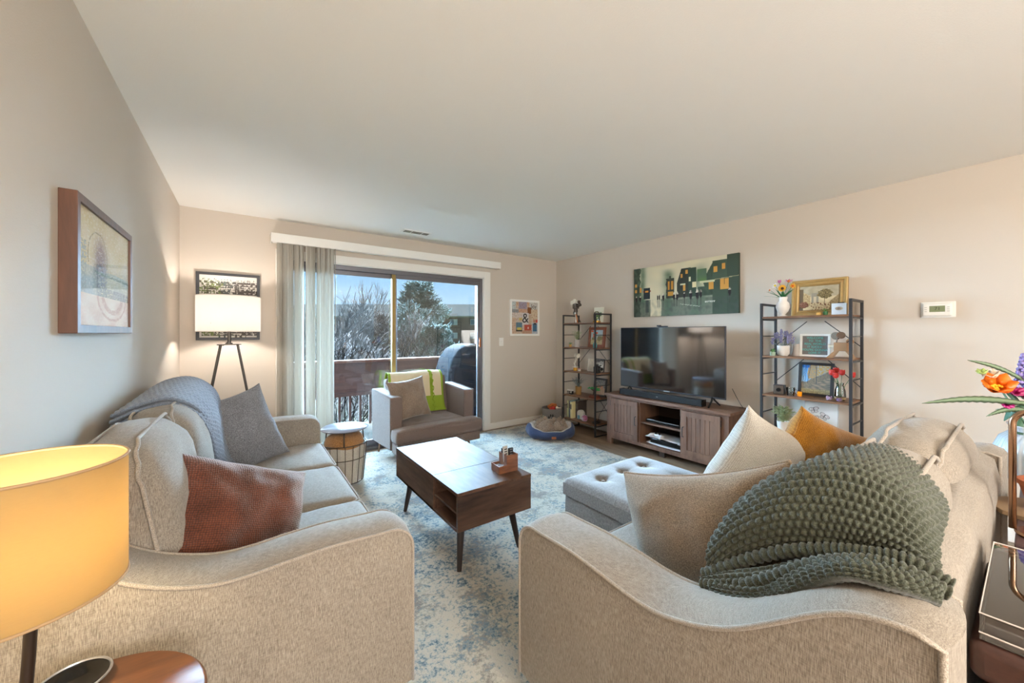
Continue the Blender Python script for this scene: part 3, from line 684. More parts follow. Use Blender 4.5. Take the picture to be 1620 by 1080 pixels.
# main sheet: from the folded edge near the camera, over the back cushion, away and down
CP = [[(.985, .500, .690), (.990, .420, .775), (.985, .330, .845), (.985, .250, .880), (.990, .195, .905), (.99, .145, .915), (.975, .100, .90)],
      [(.99, .500, .730), (.99, .440, .830), (.985, .345, .915), (.985, .260, .950), (.985, .19, .955), (.99, .135, .935), (.99, .104, .89)],
      [(1.06, .505, .755), (1.06, .450, .865), (1.06, .360, .965), (1.06, .27, 1.015), (1.06, .20, 1.02), (1.06, .145, .985), (1.06, .112, .91)],
      [(1.22, .495, .745), (1.23, .455, .870), (1.23, .365, .955), (1.23, .280, 1.01), (1.23, .21, 1.02), (1.23, .155, .99), (1.25, .118, .93)],
      [(1.38, .480, .73), (1.40, .440, .86), (1.40, .355, .945), (1.40, .285, .995), (1.40, .225, 1.005), (1.38, .18, .985), (1.35, .155, .94)],
      [(1.47, .46, .72), (1.50, .42, .84), (1.52, .345, .92), (1.52, .285, .97), (1.51, .235, .98), (1.48, .195, .965), (1.43, .17, .93)]]
knit_sheet(g, CP, 150, 180, 27, 34, .0105)
# second layer tucked under the folded edge, spilling onto the arm
CP = [[(.975, .515, .675), (.965, .44, .735), (.955, .345, .80), (.95, .27, .85), (.93, .20, .89), (.93, .14, .905), (.935, .09, .90)],
      [(.965, .50, .672), (.94, .43, .705), (.92, .34, .755), (.90, .265, .84), (.87, .19, .905), (.875, .13, .915), (.90, .085, .905)],
      [(.955, .49, .668), (.93, .415, .69), (.905, .335, .745), (.885, .27, .81), (.855, .20, .885), (.85, .14, .905), (.875, .085, .90)]]
knit_sheet(g, CP, 46, 170, 8, 34, .0095)
for rad, CPT in ((.012, [(.975, .505, .69), (.972, .42, .765), (.965, .33, .835), (.96, .25, .88), (.955, .185, .905), (.955, .13, .917), (.955, .08, .90)]), (.011, [(.955, .50, .675), (.945, .42, .72), (.93, .335, .79), (.92, .26, .86), (.91, .19, .905), (.915, .135, .917), (.925, .08, .90)])):
    g.tube([catm(CPT, i/170) for i in range(171)], lambda t, rad=rad: rad*(.75+.5*abs(math.sin(t*PI*34))), 8)
tag(g.obj('knit_throw', M_green, None, angle=180), 'dark green chunky knit throw draped over the back of the right sofa', 'throw blanket')
g = G()
# folded blue throw: top over the third back cushion and hanging down the front
def off(CP, d): return [[(p[0]+d[0], p[1]+d[1], p[2]+d[2]) for p in r] for r in CP]
CP = [[(-.44, 2.13, .985), (-.36, 2.16, 1.02), (-.27, 2.20, 1.03), (-.19, 2.27, .965), (-.150, 2.36, .85), (-.130, 2.46, .70), (-.10, 2.54, .56), (-.05, 2.60, .495)],
      [(-.44, 2.45, .985), (-.36, 2.45, 1.035), (-.27, 2.46, 1.04), (-.18, 2.48, .975), (-.135, 2.53, .86), (-.115, 2.59, .71), (-.09, 2.62, .57), (-.04, 2.66, .498)],
      [(-.44, 2.80, .995), (-.36, 2.80, 1.045), (-.27, 2.80, 1.05), (-.18, 2.77, .985), (-.135, 2.74, .86), (-.115, 2.72, .72), (-.08, 2.72, .58), (-.02, 2.74, .50)],
      [(-.44, 3.00, .99), (-.36, 3.00, 1.035), (-.26, 2.99, 1.04), (-.17, 2.93, .975), (-.13, 2.87, .86), (-.11, 2.82, .73), (-.07, 2.79, .59), (-.01, 2.80, .502)],
      [(-.44, 3.12, .96), (-.36, 3.12, 1.0), (-.26, 3.10, 1.0), (-.17, 3.03, .95), (-.13, 2.95, .85), (-.11, 2.89, .73), (-.07, 2.85, .60), (-.01, 2.85, .505)]]
for k, d in enumerate(((0, 0, 0), (0, -.012, -.022), (0, -.004, -.044))):
    knit_sheet(g, off(CP, d) if k == 0 else off(CP, d)[:2], 90 if k == 0 else 24, 130, 24 if k == 0 else 7, 36, .008, 'moss', th=.014)
tag(g.obj('knit_throw', M_blue, None, angle=180), 'blue-grey knit throw folded over the far back cushion of the left sofa', 'throw blanket')
# ================================================================ OTTOMAN
M_vel = fabric('grey_velvet', '6c6864', '85807c', 120, (1, 1, 1), .12, .001, sheen=.7, big=.12)
o = thing('ottoman', 'grey velvet storage ottoman with a button-tufted top in front of the right sofa', 'ottoman', (1.955, 1.385, .006))
g = G(); rbox(g, (0, 0, .19), (.74, .58, .29), .015, 4); g.obj('body', M_vel, o, angle=180)
g = G(); tf = [(-.20, -.13), (0, -.13), (.20, -.13), (-.20, .13), (0, .13), (.20, .13)]; nn = 44
def lid_(u, v):
    x = (u-.5)*.75; y = (v-.5)*.59; ed = min(.375-abs(x), .295-abs(y)); z = .435-.03*(1-math.sqrt(clamp(ed/.05)*(2-clamp(ed/.05))))
    z += .018*math.sin(PI*clamp((x+.375)/.75))**.5*math.sin(PI*clamp((y+.295)/.59))**.5
    for a, b in tf:
        r_ = math.hypot(x-a, y-b); z -= .032*math.exp(-(r_/.03)**2)+.012*math.exp(-(r_/.08)**2)
        t = math.atan2(y-b, x-a); z -= .006*math.exp(-(r_/.07)**2)*abs(math.cos(2*t))**12*(r_ > .01)
    return (x, y, z)
g.grid(lid_, 66, 54)
g.grid(lambda u, v: ((-.375 if v < .5 else -.375)+.75*u, -.295, .335+.07*v), 20, 3); g.grid(lambda u, v: (-.375+.75*(1-u), .295, .335+.07*v), 20, 3)
g.grid(lambda u, v: (-.375, .295-.59*u, .335+.07*v), 20, 3); g.grid(lambda u, v: (.375, -.295+.59*u, .335+.07*v), 20, 3)
ld = g.obj('lid', M_vel, o, angle=60)
for i, (a, b) in enumerate(tf): g = G(); g.sph((a, b, .423), (.011, .011, .006), 10, 6); g.obj('button', M_vel, ld, angle=180)
for x in (-.33, .33):
    for y in (-.24, .24): g = G(); g.b2(x-.02, y-.02, 0, x+.02, y+.02, .05); g.obj('foot', M_leg, o, smooth=False)
# ================================================================ COFFEE TABLE
M_walnut = wood('dark_walnut', '2e211c', '6f5241', 1, 5, .5, .16, spec=.24)
M_walnutx = wood('dark_walnut_end', '2e211c', '6f5241', 0, 5, .35, .16, spec=.5)
M_cleg = plain('table_leg', '352c29', .4)
ct = thing('coffee_table', 'dark walnut lift-top coffee table on tapered legs in the middle of the rug', 'coffee table', (1.165, 2.28, .006))
X, Y2, z0, z1 = .25, .495, .25, .442
g = G(); g.b2(-X, -Y2, z1, X, -.172, .46); g.obj('fixed_top', M_walnut, ct, bevel=.0015)
g = G(); g.b2(-X, -.169, z1, X, Y2, .46); g.obj('lift_top', M_walnut, ct, bevel=.0015)
g = G(); g.b2(-X+.002, -Y2, z0, X-.002, -Y2+.016, z1); g.mi = 1; g.b2(-X, -Y2+.016, z0, X, Y2, z0+.016)
g.b2(-X, -.18, z0, -X+.016, Y2-.001, z1); g.b2(X-.016, -Y2+.016, z0, X, Y2-.001, z1); g.b2(-X+.016, Y2-.017, z0, X-.016, Y2-.001, z1); g.b2(-X+.016, -.19, z0, X-.016, -.175, z1)
g.obj('body', [M_walnutx, M_walnut], ct, smooth=False, bevel=.0015)
g = G(); g.b2(-X+.002, -Y2+.016, .345, X-.016, -.19, .358); g.obj('shelf', M_walnut, ct, smooth=False, bevel=.001)
for sx in (-1, 1):
    for sy_ in (-1, 1): g = G(); g.cyl((sx*.155, sy_*.385, 0), (sx*.19, sy_*.42, .25), .013, .023, 16) if False else g.cyl((sx*.205, sy_*.43, 0), (sx*.17, sy_*.385, .25), .013, .024, 16); g.obj('leg', M_cleg, ct)
# wooden remote organiser on it
M_org = wood('cherry_wood', '6b4230', '9c6a4c', 0, 9, .4, .2)
og = thing('remote_caddy', 'stepped reddish wood remote caddy standing on the coffee table', 'organizer', (1.31, 1.93, .466), math.radians(-4))
g = G(); g.b2(-.005, -.05, .0, .075, .05, .006)
for a in ((-.005, -.05, 0, .075, -.044, .105), (-.005, .044, 0, .075, .05, .105), (-.005, -.044, 0, .001, .044, .105), (.069, -.044, 0, .075, .044, .105)): g.b2(*a)
for a in ((-.06, -.05, 0, -.005, -.044, .045), (-.06, .044, 0, -.005, .05, .045), (-.06, -.044, 0, -.054, .044, .045), (-.054, -.044, 0, -.005, .044, .006)): g.b2(*a)
g.obj('box', M_org, og, smooth=False, bevel=.0012)
def remote(name, label, x, y, z, tilt, c, h=.15):
    r_ = thing(name, label, 'remote control', (x, y, z), math.radians(-4)); g = G(); M = Matrix.Rotation(tilt, 3, 'Y'); g.box(0, 0, h/2, .034, .014, h, None)
    ob = g.obj('body', c, r_, bevel=.004); g = G()
    for i in range(5): g.box(0, -.0075, h*.45+.015*i, .018, .002, .006)
    kp = g.obj('keypad', M_blackpl if c is not M_blackpl else plain('key_grey', '77777a', .5), r_, smooth=False); r_.rotation_euler[1] = tilt
remote('remote_control', 'pale grey remote standing in the wooden caddy', 1.325, 1.92, .474, -.08, plain('remote_grey', 'b9b7b2', .4), .148)
remote('remote_control', 'short black remote on the right in the wooden caddy', 1.36, 1.925, .474, .0, M_blackpl, .125)
remote('remote_control', 'black remote leaning on the left in the wooden caddy', 1.335, 1.945, .474, -.1, M_blackpl, .128)
g = G(); g.b2(-.022, -.03, 0, .022, .03, .03); tag(put(g.obj('coaster_stack', plain('steel', 'c4c8cc', .2, 1), bevel=.003), (1.281, 1.932, .473)), 'small shiny metal box in the low step of the wooden caddy', 'box')
# ================================================================ ARMCHAIR
M_chair = fabric('mauve_tweed', '67574f', '917e74', 300, (1, 1, 1), .35, .0015, big=.06)
M_clegs = wood('chair_leg_wood', '7b5f49', '9c7d62', 2, 9, .4)
CA = (1.655, 3.965, .006); crz = math.radians(4)
A = thing('armchair', 'mauve-brown tweed armchair with a cream and green throw in front of the sliding door', 'armchair', CA, crz)
for sx in (-1, 1):
    x0, x1 = sorted((sx*.495, sx*.37)); pr_ = [(-.19, .135), (.34, .135), (.36, .70), (.26, .70), (-.19, .665)]
    g = G(); g.ext([(x0, y, z) for y, z in pr_], (x1-x0, 0, 0)); am = g.obj('arm', M_chair, A, bevel=.016, seg=3)
    for xx in (x0, x1): g = G(); g.tube([(xx, y, z) for y, z in ((-.191, .15), (-.191, .655), (-.18, .667), (.26, .701), (.33, .70))], .0028, 5); g.obj('piping', M_chair, am, angle=180)
g = G(); g.b2(-.37, -.19, .135, .37, .34, .235); g.b2(-.485, -.345, .12, .485, -.195, .225); g.obj('base', M_chair, A, bevel=.014, seg=3)
g = G(); M = Matrix.Rotation(-.16, 3, 'X'); rbox(g, (0, .265, .58), (.74, .12, .46), .035, 8, 0, M=M); g.obj('back', M_chair, A, angle=180)
g = G()
rbox(g, (0, -.0, .300), (.735, .52, .14), .04, 26, .02)
rbox(g, (0, -.285, .295), (.985, .18, .145), .036, 12, .006)
for k, p in enumerate(g.v):
    if p.z > .31:
        for a, b in ((-.17, -.13), (.17, -.13), (-.17, .06), (.17, .06)):
            r_ = math.hypot(p.x-a, p.y-b); p.z -= .018*math.exp(-(r_/.04)**2)
g.obj('seat_cushion', M_chair, A, angle=180)
for zz in (.352, .238): g = G(); g.tube([(p[0], p[1]-.285, zz) for p in rrect(.984, .178, .03)], .0032, 5, closed=True); g.obj('piping', M_chair, A, angle=180)
for x, y, z in ((-.40, -.22, .125), (.40, -.22, .125), (-.42, .28, .14), (.42, .28, .14)):
    g = G(); g.cyl((x*1.03, y*1.1, 0), (x, y, z), .011, .017, 12); g.obj('leg', M_clegs, A)
ca, sa = math.cos(crz), math.sin(crz)
def cw(x, y, z=0): return (CA[0]+x*ca-y*sa, CA[1]+x*sa+y*ca, z)
def cd_(x, y, z): return (x*ca-y*sa, x*sa+y*ca, z)
pillow('throw_pillow', 'champagne velvet pillow leaning on the left arm of the armchair', (1.42, 3.89, .62), (.41, .05, .04), (-.18, .11, .42), .42, .43, .16, M_cham, 6, ear=.03, wr=.014, cat='pillow')
M_bc = plain('cream_fleece', 'd9c6a2', .95, bump=.4, bs=150); M_bg = plain('lime_fleece', '8ba12c', .95, bump=.4, bs=150)
g = G()
row = [(0, .385, .66), (0, .40, .76), (0, .395, .825), (0, .36, .855), (0, .30, .855), (0, .235, .81), (0, .20, .70), (0, .175, .58), (0, .155, .47), (0, .13, .405)]
def bl_(u, v):
    p = Vector(catm(row, v)); x = -.35+.67*u
    w_ = .004*math.sin(u*17+v*5)+.004*math.sin(u*41)
    return (x+.02*math.sin(v*6), p.y-abs(w_), p.z+.004*math.sin(u*9+2))
g.grid(bl_, 50, 50)
g.fm = [1 if ((i % 50) > 38 or (i % 50) < 2 or abs(i//50-38) < 2 or i//50 < 2 or i//50 > 47) else 0 for i in range(len(g.f))]
o_ = g.obj('fleece_throw', [M_bc, M_bg], None, angle=180); o_.modifiers.new('th', 'SOLIDIFY').thickness = .006; put(o_, CA, crz)
tag(o_, 'cream fleece throw with lime green ends over the back of the armchair', 'throw blanket')
g = G(); g.tube([(.165+.012*math.sin(i*.9), catm(row, .3+.66*i/60)[1]-.012, catm(row, .3+.66*i/60)[2]+.006) for i in range(61)], lambda t: .007+.004*math.sin(t*120), 6); g.obj('fringe', M_bg, o_, angle=180)
# ================================================================ RUG
def rugmat():
    m, n, b = newmat('rug_pile'); L = n.links.new; tc = N(n, 'TexCoord'); b.inputs['Roughness'].default_value = .95; b.inputs['Sheen Weight'].default_value = .15
    a = N(n, 'TexNoise', Scale=1.5, Detail=5, Roughness=.7, Distortion=.6); f = N(n, 'TexNoise', Scale=55, Detail=5, Roughness=.75); c = N(n, 'TexNoise', Scale=5.5, Detail=6, Roughness=.75); d = N(n, 'TexNoise', Scale=4.2, Detail=6, Roughness=.7)
    mp = N(n, 'Mapping'); mp.inputs['Location'].default_value = (7.3, 2.1, 4); L(tc.outputs['Object'], mp.inputs[0]); L(mp.outputs[0], d.inputs['Vector'])
    for x in (a, f, c): L(tc.outputs['Object'], x.inputs['Vector'])
    def ma(op, x, y, z=None):
        q = N(n, 'Math', _operation=op)
        for i, w in enumerate((x, y, z)):
            if w is None: continue
            if isinstance(w, (int, float)): q.inputs[i].default_value = w
            else: L(w, q.inputs[i])
        return q.outputs[0]
    def ramp(v, lo, hi): r = N(n, 'MapRange'); r.inputs['From Min'].default_value = lo; r.inputs['From Max'].default_value = hi; L(v, r.inputs['Value']); return r.outputs[0]
    s1 = ma('MULTIPLY_ADD', f.outputs[0], .95, ma('MULTIPLY_ADD', c.outputs[0], .7, ma('MULTIPLY', a.outputs[0], .55)))
    blue = ramp(s1, 1.10, 1.22)
    s2 = ma('MULTIPLY_ADD', f.outputs[0], .6, d.outputs[0]); grey = ma('MULTIPLY', ramp(s2, .78, .90), .8)
    m1 = N(n, 'MixRGB'); m1.inputs[1].default_value = (*lin('bfb6a5'), 1); m1.inputs[2].default_value = (*lin('6e6862'), 1); L(grey, m1.inputs[0])
    m2 = N(n, 'MixRGB'); L(blue, m2.inputs[0]); L(m1.outputs[0], m2.inputs[1])
    m3 = N(n, 'MixRGB'); m3.inputs[1].default_value = (*lin('8b9a9e'), 1); m3.inputs[2].default_value = (*lin('3a5563'), 1); L(ramp(s1, 1.15, 1.32), m3.inputs[0]); L(m3.outputs[0], m2.inputs[2])
    L(m2.outputs[0], b.inputs['Base Color']); bp = N(n, 'Bump', Strength=.8, Distance=.006); f2 = N(n, 'TexNoise', Scale=130, Detail=3); L(tc.outputs['Object'], f2.inputs['Vector']); L(f2.outputs[0], bp.inputs['Height']); L(bp.outputs[0], b.inputs['Normal']); return m
g = G(); g.b2(.12, .55, 0.0, 3.27, 4.27, .006); tag(g.obj('area_rug', rugmat(), bevel=.004), 'large cream area rug mottled with blue and grey under the coffee table', 'rug')
# ================================================================ MEDIA CONSOLE (front faces -x)
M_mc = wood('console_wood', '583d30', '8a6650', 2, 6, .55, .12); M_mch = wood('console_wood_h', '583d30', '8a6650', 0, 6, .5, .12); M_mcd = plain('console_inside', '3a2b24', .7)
T = thing('media_console', 'brown wooden TV console with two plank doors and open middle shelves', 'TV stand', (3.56, 2.315, 0), -PI/2)
g = G(); g.b2(-.725, -.025, .572, .725, .385, .60); g.obj('top', M_mch, T, bevel=.003)
g = G()
for x0, x1 in ((-.70, -.635), (.635, .70)): g.b2(x0, 0, 0, x1, .04, .572); g.b2(x0, .33, 0, x1, .37, .572)
g.b2(-.635, 0, .07, .635, .37, .11); g.b2(-.635, 0, .552, .635, .36, .572); g.b2(-.70, .04, .08, -.685, .33, .572); g.b2(.685, .04, .08, .70, .33, .572)
g.b2(-.255, .0, .11, -.235, .36, .552); g.b2(.235, .0, .11, .255, .36, .552)
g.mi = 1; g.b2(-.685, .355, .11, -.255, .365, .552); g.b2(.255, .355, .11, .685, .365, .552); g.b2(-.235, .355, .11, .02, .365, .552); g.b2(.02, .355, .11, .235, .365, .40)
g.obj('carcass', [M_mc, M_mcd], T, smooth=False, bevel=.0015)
g = G(); g.b2(-.235, .01, .325, .235, .35, .343); g.obj('shelf', M_mch, T, smooth=False, bevel=.001)
for x0, x1, hx, gx in ((-.632, -.257, -.278, -.625), (.257, .632, .278, .625)):
    g = G(); w = .055; z0, z1 = .113, .55
    g.b2(x0, -.018, z0, x0+w, 0, z1); g.b2(x1-w, -.018, z0, x1, 0, z1); g.b2(x0+w, -.018, z1-w, x1-w, 0, z1); g.b2(x0+w, -.018, z0, x1-w, 0, z0+w)
    k = 6; pw = (x1-x0-2*w)/k
    for i in range(k): g.b2(x0+w+pw*i+.0015, -.011, z0+w, x0+w+pw*(i+1)-.0015, -.002, z1-w)
    d = g.obj('door', M_mc, T, smooth=False, bevel=.001)
    g = G(); g.tube([(hx, -.018, .29), (hx, -.042, .295), (hx, -.042, .385), (hx, -.018, .39)], .0045, 8); g.obj('handle', M_black, d, angle=60)
    for zz in (.17, .46): g = G(); g.cyl((gx+(-.011 if gx < 0 else .011), -.012, zz), (gx+(-.011 if gx < 0 else .011), -.012, zz+.06), .004, n=8); g.obj('hinge', M_black, d)
g = G(); g.b2(-.03, .05, 0, .03, .09, .07); g.obj('centre_foot', M_mcd, T, smooth=False)
# TV
def scr():
    m, n, b = newmat('tv_screen'); b.inputs['Base Color'].default_value = (.006, .006, .007, 1); b.inputs['Roughness'].default_value = .07; b.inputs['Specular IOR Level'].default_value = 1.0; b.inputs['Coat Weight'].default_value = 1; b.inputs['Coat Roughness'].default_value = .06; b.inputs['Coat IOR'].default_value = 2.3; return m
tv = thing('television', 'large flat black television standing on the wooden console', 'television', (3.72, 2.328, .60), -PI/2)
g = G(); g.b2(-.611, 0, .082, .611, .018, .788); g.b2(-.45, .018, .12, .45, .055, .52); g.obj('housing', plain('tv_frame', '55555a', .3, .7), tv, bevel=.002)
g = G(); g.b2(-.603, -.0015, .098, .603, .0005, .782); g.obj('screen', scr(), tv, smooth=False)
g = G(); g.b2(-.035, -.006, .082, .035, 0, .095); g.obj('badge', plain('silver', 'b9b9bd', .3, .8), tv, bevel=.001)
for x in (-.50, .50):
    g = G(); g.tube([(x, -.10, .005), (x*.98, -.02, .06), (x*.96, .01, .10)], .009, 8); g.tube([(x*.96, .01, .10), (x*.98, .04, .06), (x, .12, .005)], .009, 8); g.obj('leg', M_blackpl, tv, angle=50)
sb = thing('soundbar', 'long black soundbar in front of the television', 'soundbar', (3.60, 2.37, .60), -PI/2)
g = G(); g.b2(-.485, 0, .008, .485, .075, .068); g.obj('body', plain('speaker_cloth', '1e1e20', .8, bump=.4, bs=700), sb, bevel=.004)
for x in (-.487, .487): g = G(); g.b2(x-.004, -.002, .006, x+.004, .077, .07); g.obj('end_cap', plain('gloss_black', '0c0c0d', .15), sb, bevel=.001)
g = G(); g.b2(-.008, -.0012, .03, .012, .0, .042); g.obj('badge', plain('silver', 'b9b9bd', .3, .8), sb, smooth=False)
for x in (-.4, .4): g = G(); g.b2(x-.02, .01, 0, x+.02, .065, .008); g.obj('foot', M_blackpl, sb, smooth=False)
wc = thing('webcam', 'small black sensor bar perched on top of the television', 'sensor', (3.715, 2.365, 1.388), -PI/2)
g = G(); g.b2(-.06, -.008, 0, .05, .012, .012); g.b2(-.07, -.02, .004, -.03, .01, .022); g.obj('bar', M_blackpl, wc, bevel=.002)
# boxes in the console
bp_ = thing('disc_player', 'flat black disc player on the console middle shelf', 'media player', (3.60, 2.30, .343), -PI/2)
g = G(); g.b2(-.205, 0, .006, .20, .24, .04); g.obj('body', plain('gloss_black', '0c0c0d', .15), bp_, bevel=.003); g = G(); g.b2(-.19, -.002, .03, .18, 0, .034); g.obj('front_strip', plain('silver', 'b9b9bd', .3, .8), bp_, smooth=False)
for x in (-.17, .17): g = G(); g.cyl((x, .04, 0), (x, .04, .006), .012); g.obj('foot', M_blackpl, bp_)
gc = thing('game_console', 'white and black game console lying flat on the bottom of the TV console', 'game console', (3.60, 2.297, .11), -PI/2)
M_gw = plain('console_white', 'e8e8ea', .35)
g = G(); g.grid(lambda u, v: (-.20+.41*u, .0+.25*v, .006+.012*(2*u-1)**2*(1 if u < .5 else .3)), 16, 4); o_ = g.obj('lower_shell', M_gw, gc, angle=180); o_.modifiers.new('th', 'SOLIDIFY').thickness = .005
g = G(); g.b2(-.17, .02, .012, .2, .24, .07); g.obj('core', plain('gloss_black', '0c0c0d', .15), gc, bevel=.01)
g = G(); g.grid(lambda u, v: (-.21+.42*u, -.01+.26*v, .083-.010*abs(2*u-1)**1.5+.012*(1-u)), 16, 4); o_ = g.obj('upper_shell', M_gw, gc, angle=180); o_.modifiers.new('th', 'SOLIDIFY').thickness = .006
g = G(); g.b2(.04, -.012, .072, .17, -.006, .078); g.obj('disc_slot', M_blackpl, gc, smooth=False)
ctl = thing('game_controller', 'white game controller lying on top of the game console', 'controller', (3.62, 2.36, .205), -PI/2-.2)
g = G(); g.sph((0, 0, .015), (.06, .035, .018), 16, 8); g.tube([(-.05, 0, .015), (-.075, -.035, .012), (-.07, -.065, .006)], lambda t: .021-.007*t, 10); g.tube([(.05, 0, .015), (.075, -.035, .012), (.07, -.065, .006)], lambda t: .021-.007*t, 10); bd_ = g.obj('body', M_gw, ctl, angle=180)
for x in (-.025, .025): g = G(); g.cyl((x, -.015, .028), (x, -.015, .042), .008, .010, 12); g.obj('thumb_stick', M_blackpl, ctl)
g = G(); g.tube([(3.86, 1.72, .78), (3.90, 1.70, .70), (3.90, 1.66, .63), (3.88, 1.63, .605), (3.86, 1.66, .603)], .003, 5); tag(g.obj('cable', M_blackpl, None), 'black cable hanging behind the right end of the television', 'cable')
# ================================================================ LADDER SHELVES
M_shelf = wood('shelf_board', '5b3d2c', '8f6748', 0, 7, .45, .15)
SH = (.155, .48, .805, 1.13, 1.46)
def shelf(name, label, x0, yc, w=.58, d=.30):
    S = thing(name, label, 'shelf', (x0, yc, 0), -PI/2); r = .009; hw = w/2
    for sx, nm in ((-1, 'side_frame'), (1, 'side_frame')):
        g = G(); x = sx*hw
        for y in (0, d): g.b2(x-r, y-r, 0, x+r, y+r, 1.575)
        g.b2(x-r, r, 1.557, x+r, d-r, 1.575); g.b2(x-r, r, 0, x+r, d-r, .015)
        for z in SH: g.b2(x-r*.8, r, z-.03, x+r*.8, d-r, z-.016)
        for z in (.32, .645, .97, 1.295): g.b2(x-.005, r, z-.004, x+.005, d-r, z+.004)
        g.obj(nm, M_black, S, smooth=False, bevel=.001)
    for z in SH: g = G(); g.b2(-hw+r+.001, -.008, z-.015, hw-r-.001, d+.006, z); g.obj('shelf_board', M_shelf, S, smooth=False, bevel=.001)
    for z in ((.20, .46), (.84, 1.12), (1.16, 1.42)):
        for sg in (-1, 1):
            g = G(); a = (sg*hw, d+.004, z[0]+.05 if z[0] > .5 else z[0]); b = (sg*.06, d+.004, z[1]); g.tube([a, b], .0035, 6); g.obj('cross_brace', M_black, S)
    return S
LSX, LSY = 3.60, 3.53; RSX, RSY = 3.60, 1.077
shelf('bookshelf', 'black metal and wood ladder shelf left of the television, next to the dog bed', LSX, LSY)
shelf('bookshelf', 'black metal and wood ladder shelf right of the television, behind the mustard pillow', RSX, RSY)
def W(y, z, x=3.75): return (x, y, z)
RW = -PI/2
# ---- pictures
def tree_blob(u, v, cx, cy, r, s=0): return math.hypot(u-cx, (v-cy)) + .25*r*nz(u*14+s, v*14, s) < r
def p_town(u, v):
    n1 = nz(u*9, v*5, 1); n2 = nz(u*30, v*12, 2)
    dark = (.23, .28, .24); gr = (.33, .42, .34); pale = (.86, .82, .70); wet = (.42, .46, .40)
    c = mix(pale, (.80, .78, .68), n1*.5+.2)
    if v < .34: c = mix(wet, pale, .35*clamp(n2+.4)+(.75 if .19 < u < .31+.02*n2 else 0))
    ends = ((0, .075, 1), (.40, .52, .80), (.49, .60, .70), (.35, .36, .5))
    mist = math.exp(-((u-.10)/.035)**2)*clamp(v*3)*.8+math.exp(-((u-.38)/.055)**2)*clamp((.92-v)*8)*.7+math.exp(-((u-.66)/.07)**2)*clamp((.95-v)*6)*.6
    c = mix(c, gr, clamp(mist*(1+n1*.7)))
    if u < .075+.02*n2: c = mix(dark, gr, .3+n2)
    def R(a, b, x0, y0, x1, y1, col, ms=1):
        nonlocal c
        if x0 < a < x1 and y0 < b < y1: c = mix(c, col, ms)
    if .36+.008*n2 < u < .44 and .34 < v < .72+(.04 if .39 < u < .41 else 0): c = mix((.20, .22, .19), gr, .25*n2+.1)
    R(u, v, .375, .5, .395, .66, (.75, .52, .2)); R(u, v, .41, .5, .43, .66, (.75, .52, .2)); R(u, v, .375, .38, .43, .46, (.75, .55, .22))
    if .47 < u < .60 and .34 < v < .62+.25*clamp((u-.47)/.04)*(1 if u < .57 else 1): c = mix((.19, .19, .17), gr, .2+.2*n2)
    if .575 < u < .65 and v < .86 and v > .34: c = (.22, .29, .24)
    if u > .665+(.82-v)*.18*(v > .5) and v > .34 and v < .58+.7*clamp((u-.70)/.1)*.5: c = mix((.23, .29, .24), (.28, .35, .28), .5+n2)
    if u > .79 and v < .93: c = mix((.24, .30, .25), (.29, .36, .29), .5+n1)
    if u > .91: c = (.25, .31, .26)
    if .66 < u < .74 and .60 < v < .82: c = mix((.36, .5, .28), gr, .4+n1)
    for x0, y0, x1, y1 in ((.505, .70, .525, .77), (.55, .76, .575, .84), (.525, .45, .55, .56), (.76, .44, .80, .58), (.855, .42, .925, .60), (.80, .73, .83, .83), (.87, .76, .895, .86), (.015, .5, .035, .56), (.07, .5, .09, .6), (.015, .62, .035, .68)): R(u, v, x0, y0, x1, y1, (.80, .58, .27))
    R(u, v, .885, .5, .893, .6, (.25, .28, .2)); R(u, v, .68, .56, .81, .60, (.78, .78, .62)); R(u, v, .615, .50, .65, .60, (.88, .84, .66)); R(u, v, .58, .62, .60, .70, (.85, .82, .66)); R(u, v, .50, .56, .55, .59, (.8, .78, .62))
    if abs(v-(.60+.14*(u-.81))) < .006 and u > .81: c = (.6, .58, .45)
    if .115 < u < .185 and .35 < v < .58: c = (.15, .19, .2)
    R(u, v, .13, .49, .17, .53, (.85, .55, .2)); R(u, v, .11, .5, .12, .53, (.6, .2, .15)); R(u, v, .185, .5, .195, .53, (.6, .2, .15)); R(u, v, .135, .08, .175, .34, (.22, .26, .25), .8)
    for x, s in ((.03, .9), (.075, .9), (.27, .7), (.29, .7), (.33, 1), (.44, 1), (.47, 1.1), (.60, 1.2), (.66, 1.3), (.69, 1), (.93, 1), (.54, .8)):
        dx = (u-x)/(.011*s); dy = (v-.37)/(.075*s)
        if dx*dx+dy*dy < 1: c = (.16, .14, .15) if v < .40 else mix((.85, .82, .74), (.2, .15, .15), .3+n2)
        if abs(u-x) < .004*s and .17 < v < .32: c = mix(c, (.25, .24, .22), .6)
    if .725 < u < .815 and .205 < v < .235 and ((u*70) % 1 < .6 or v > .225): c = (.82, .82, .76)
    if v < .30 and not .19 < u < .31: c = mix(c, (.30, .33, .30), clamp(.28+n2*1.3)*.7)
    if v < .3 and abs(v-(.22-.35*(u-.48))) < .004 and .5 < u < .68: c = (.75, .76, .68)
    return c
t = thing('canvas_painting', 'wide green and cream canvas painting of a rainy town street above the television', 'painting', (XR, 2.292, 1.814), RW)
painted('canvas', 1.21, .59, 220, 110, p_town, t, y=-.03, th=.03)
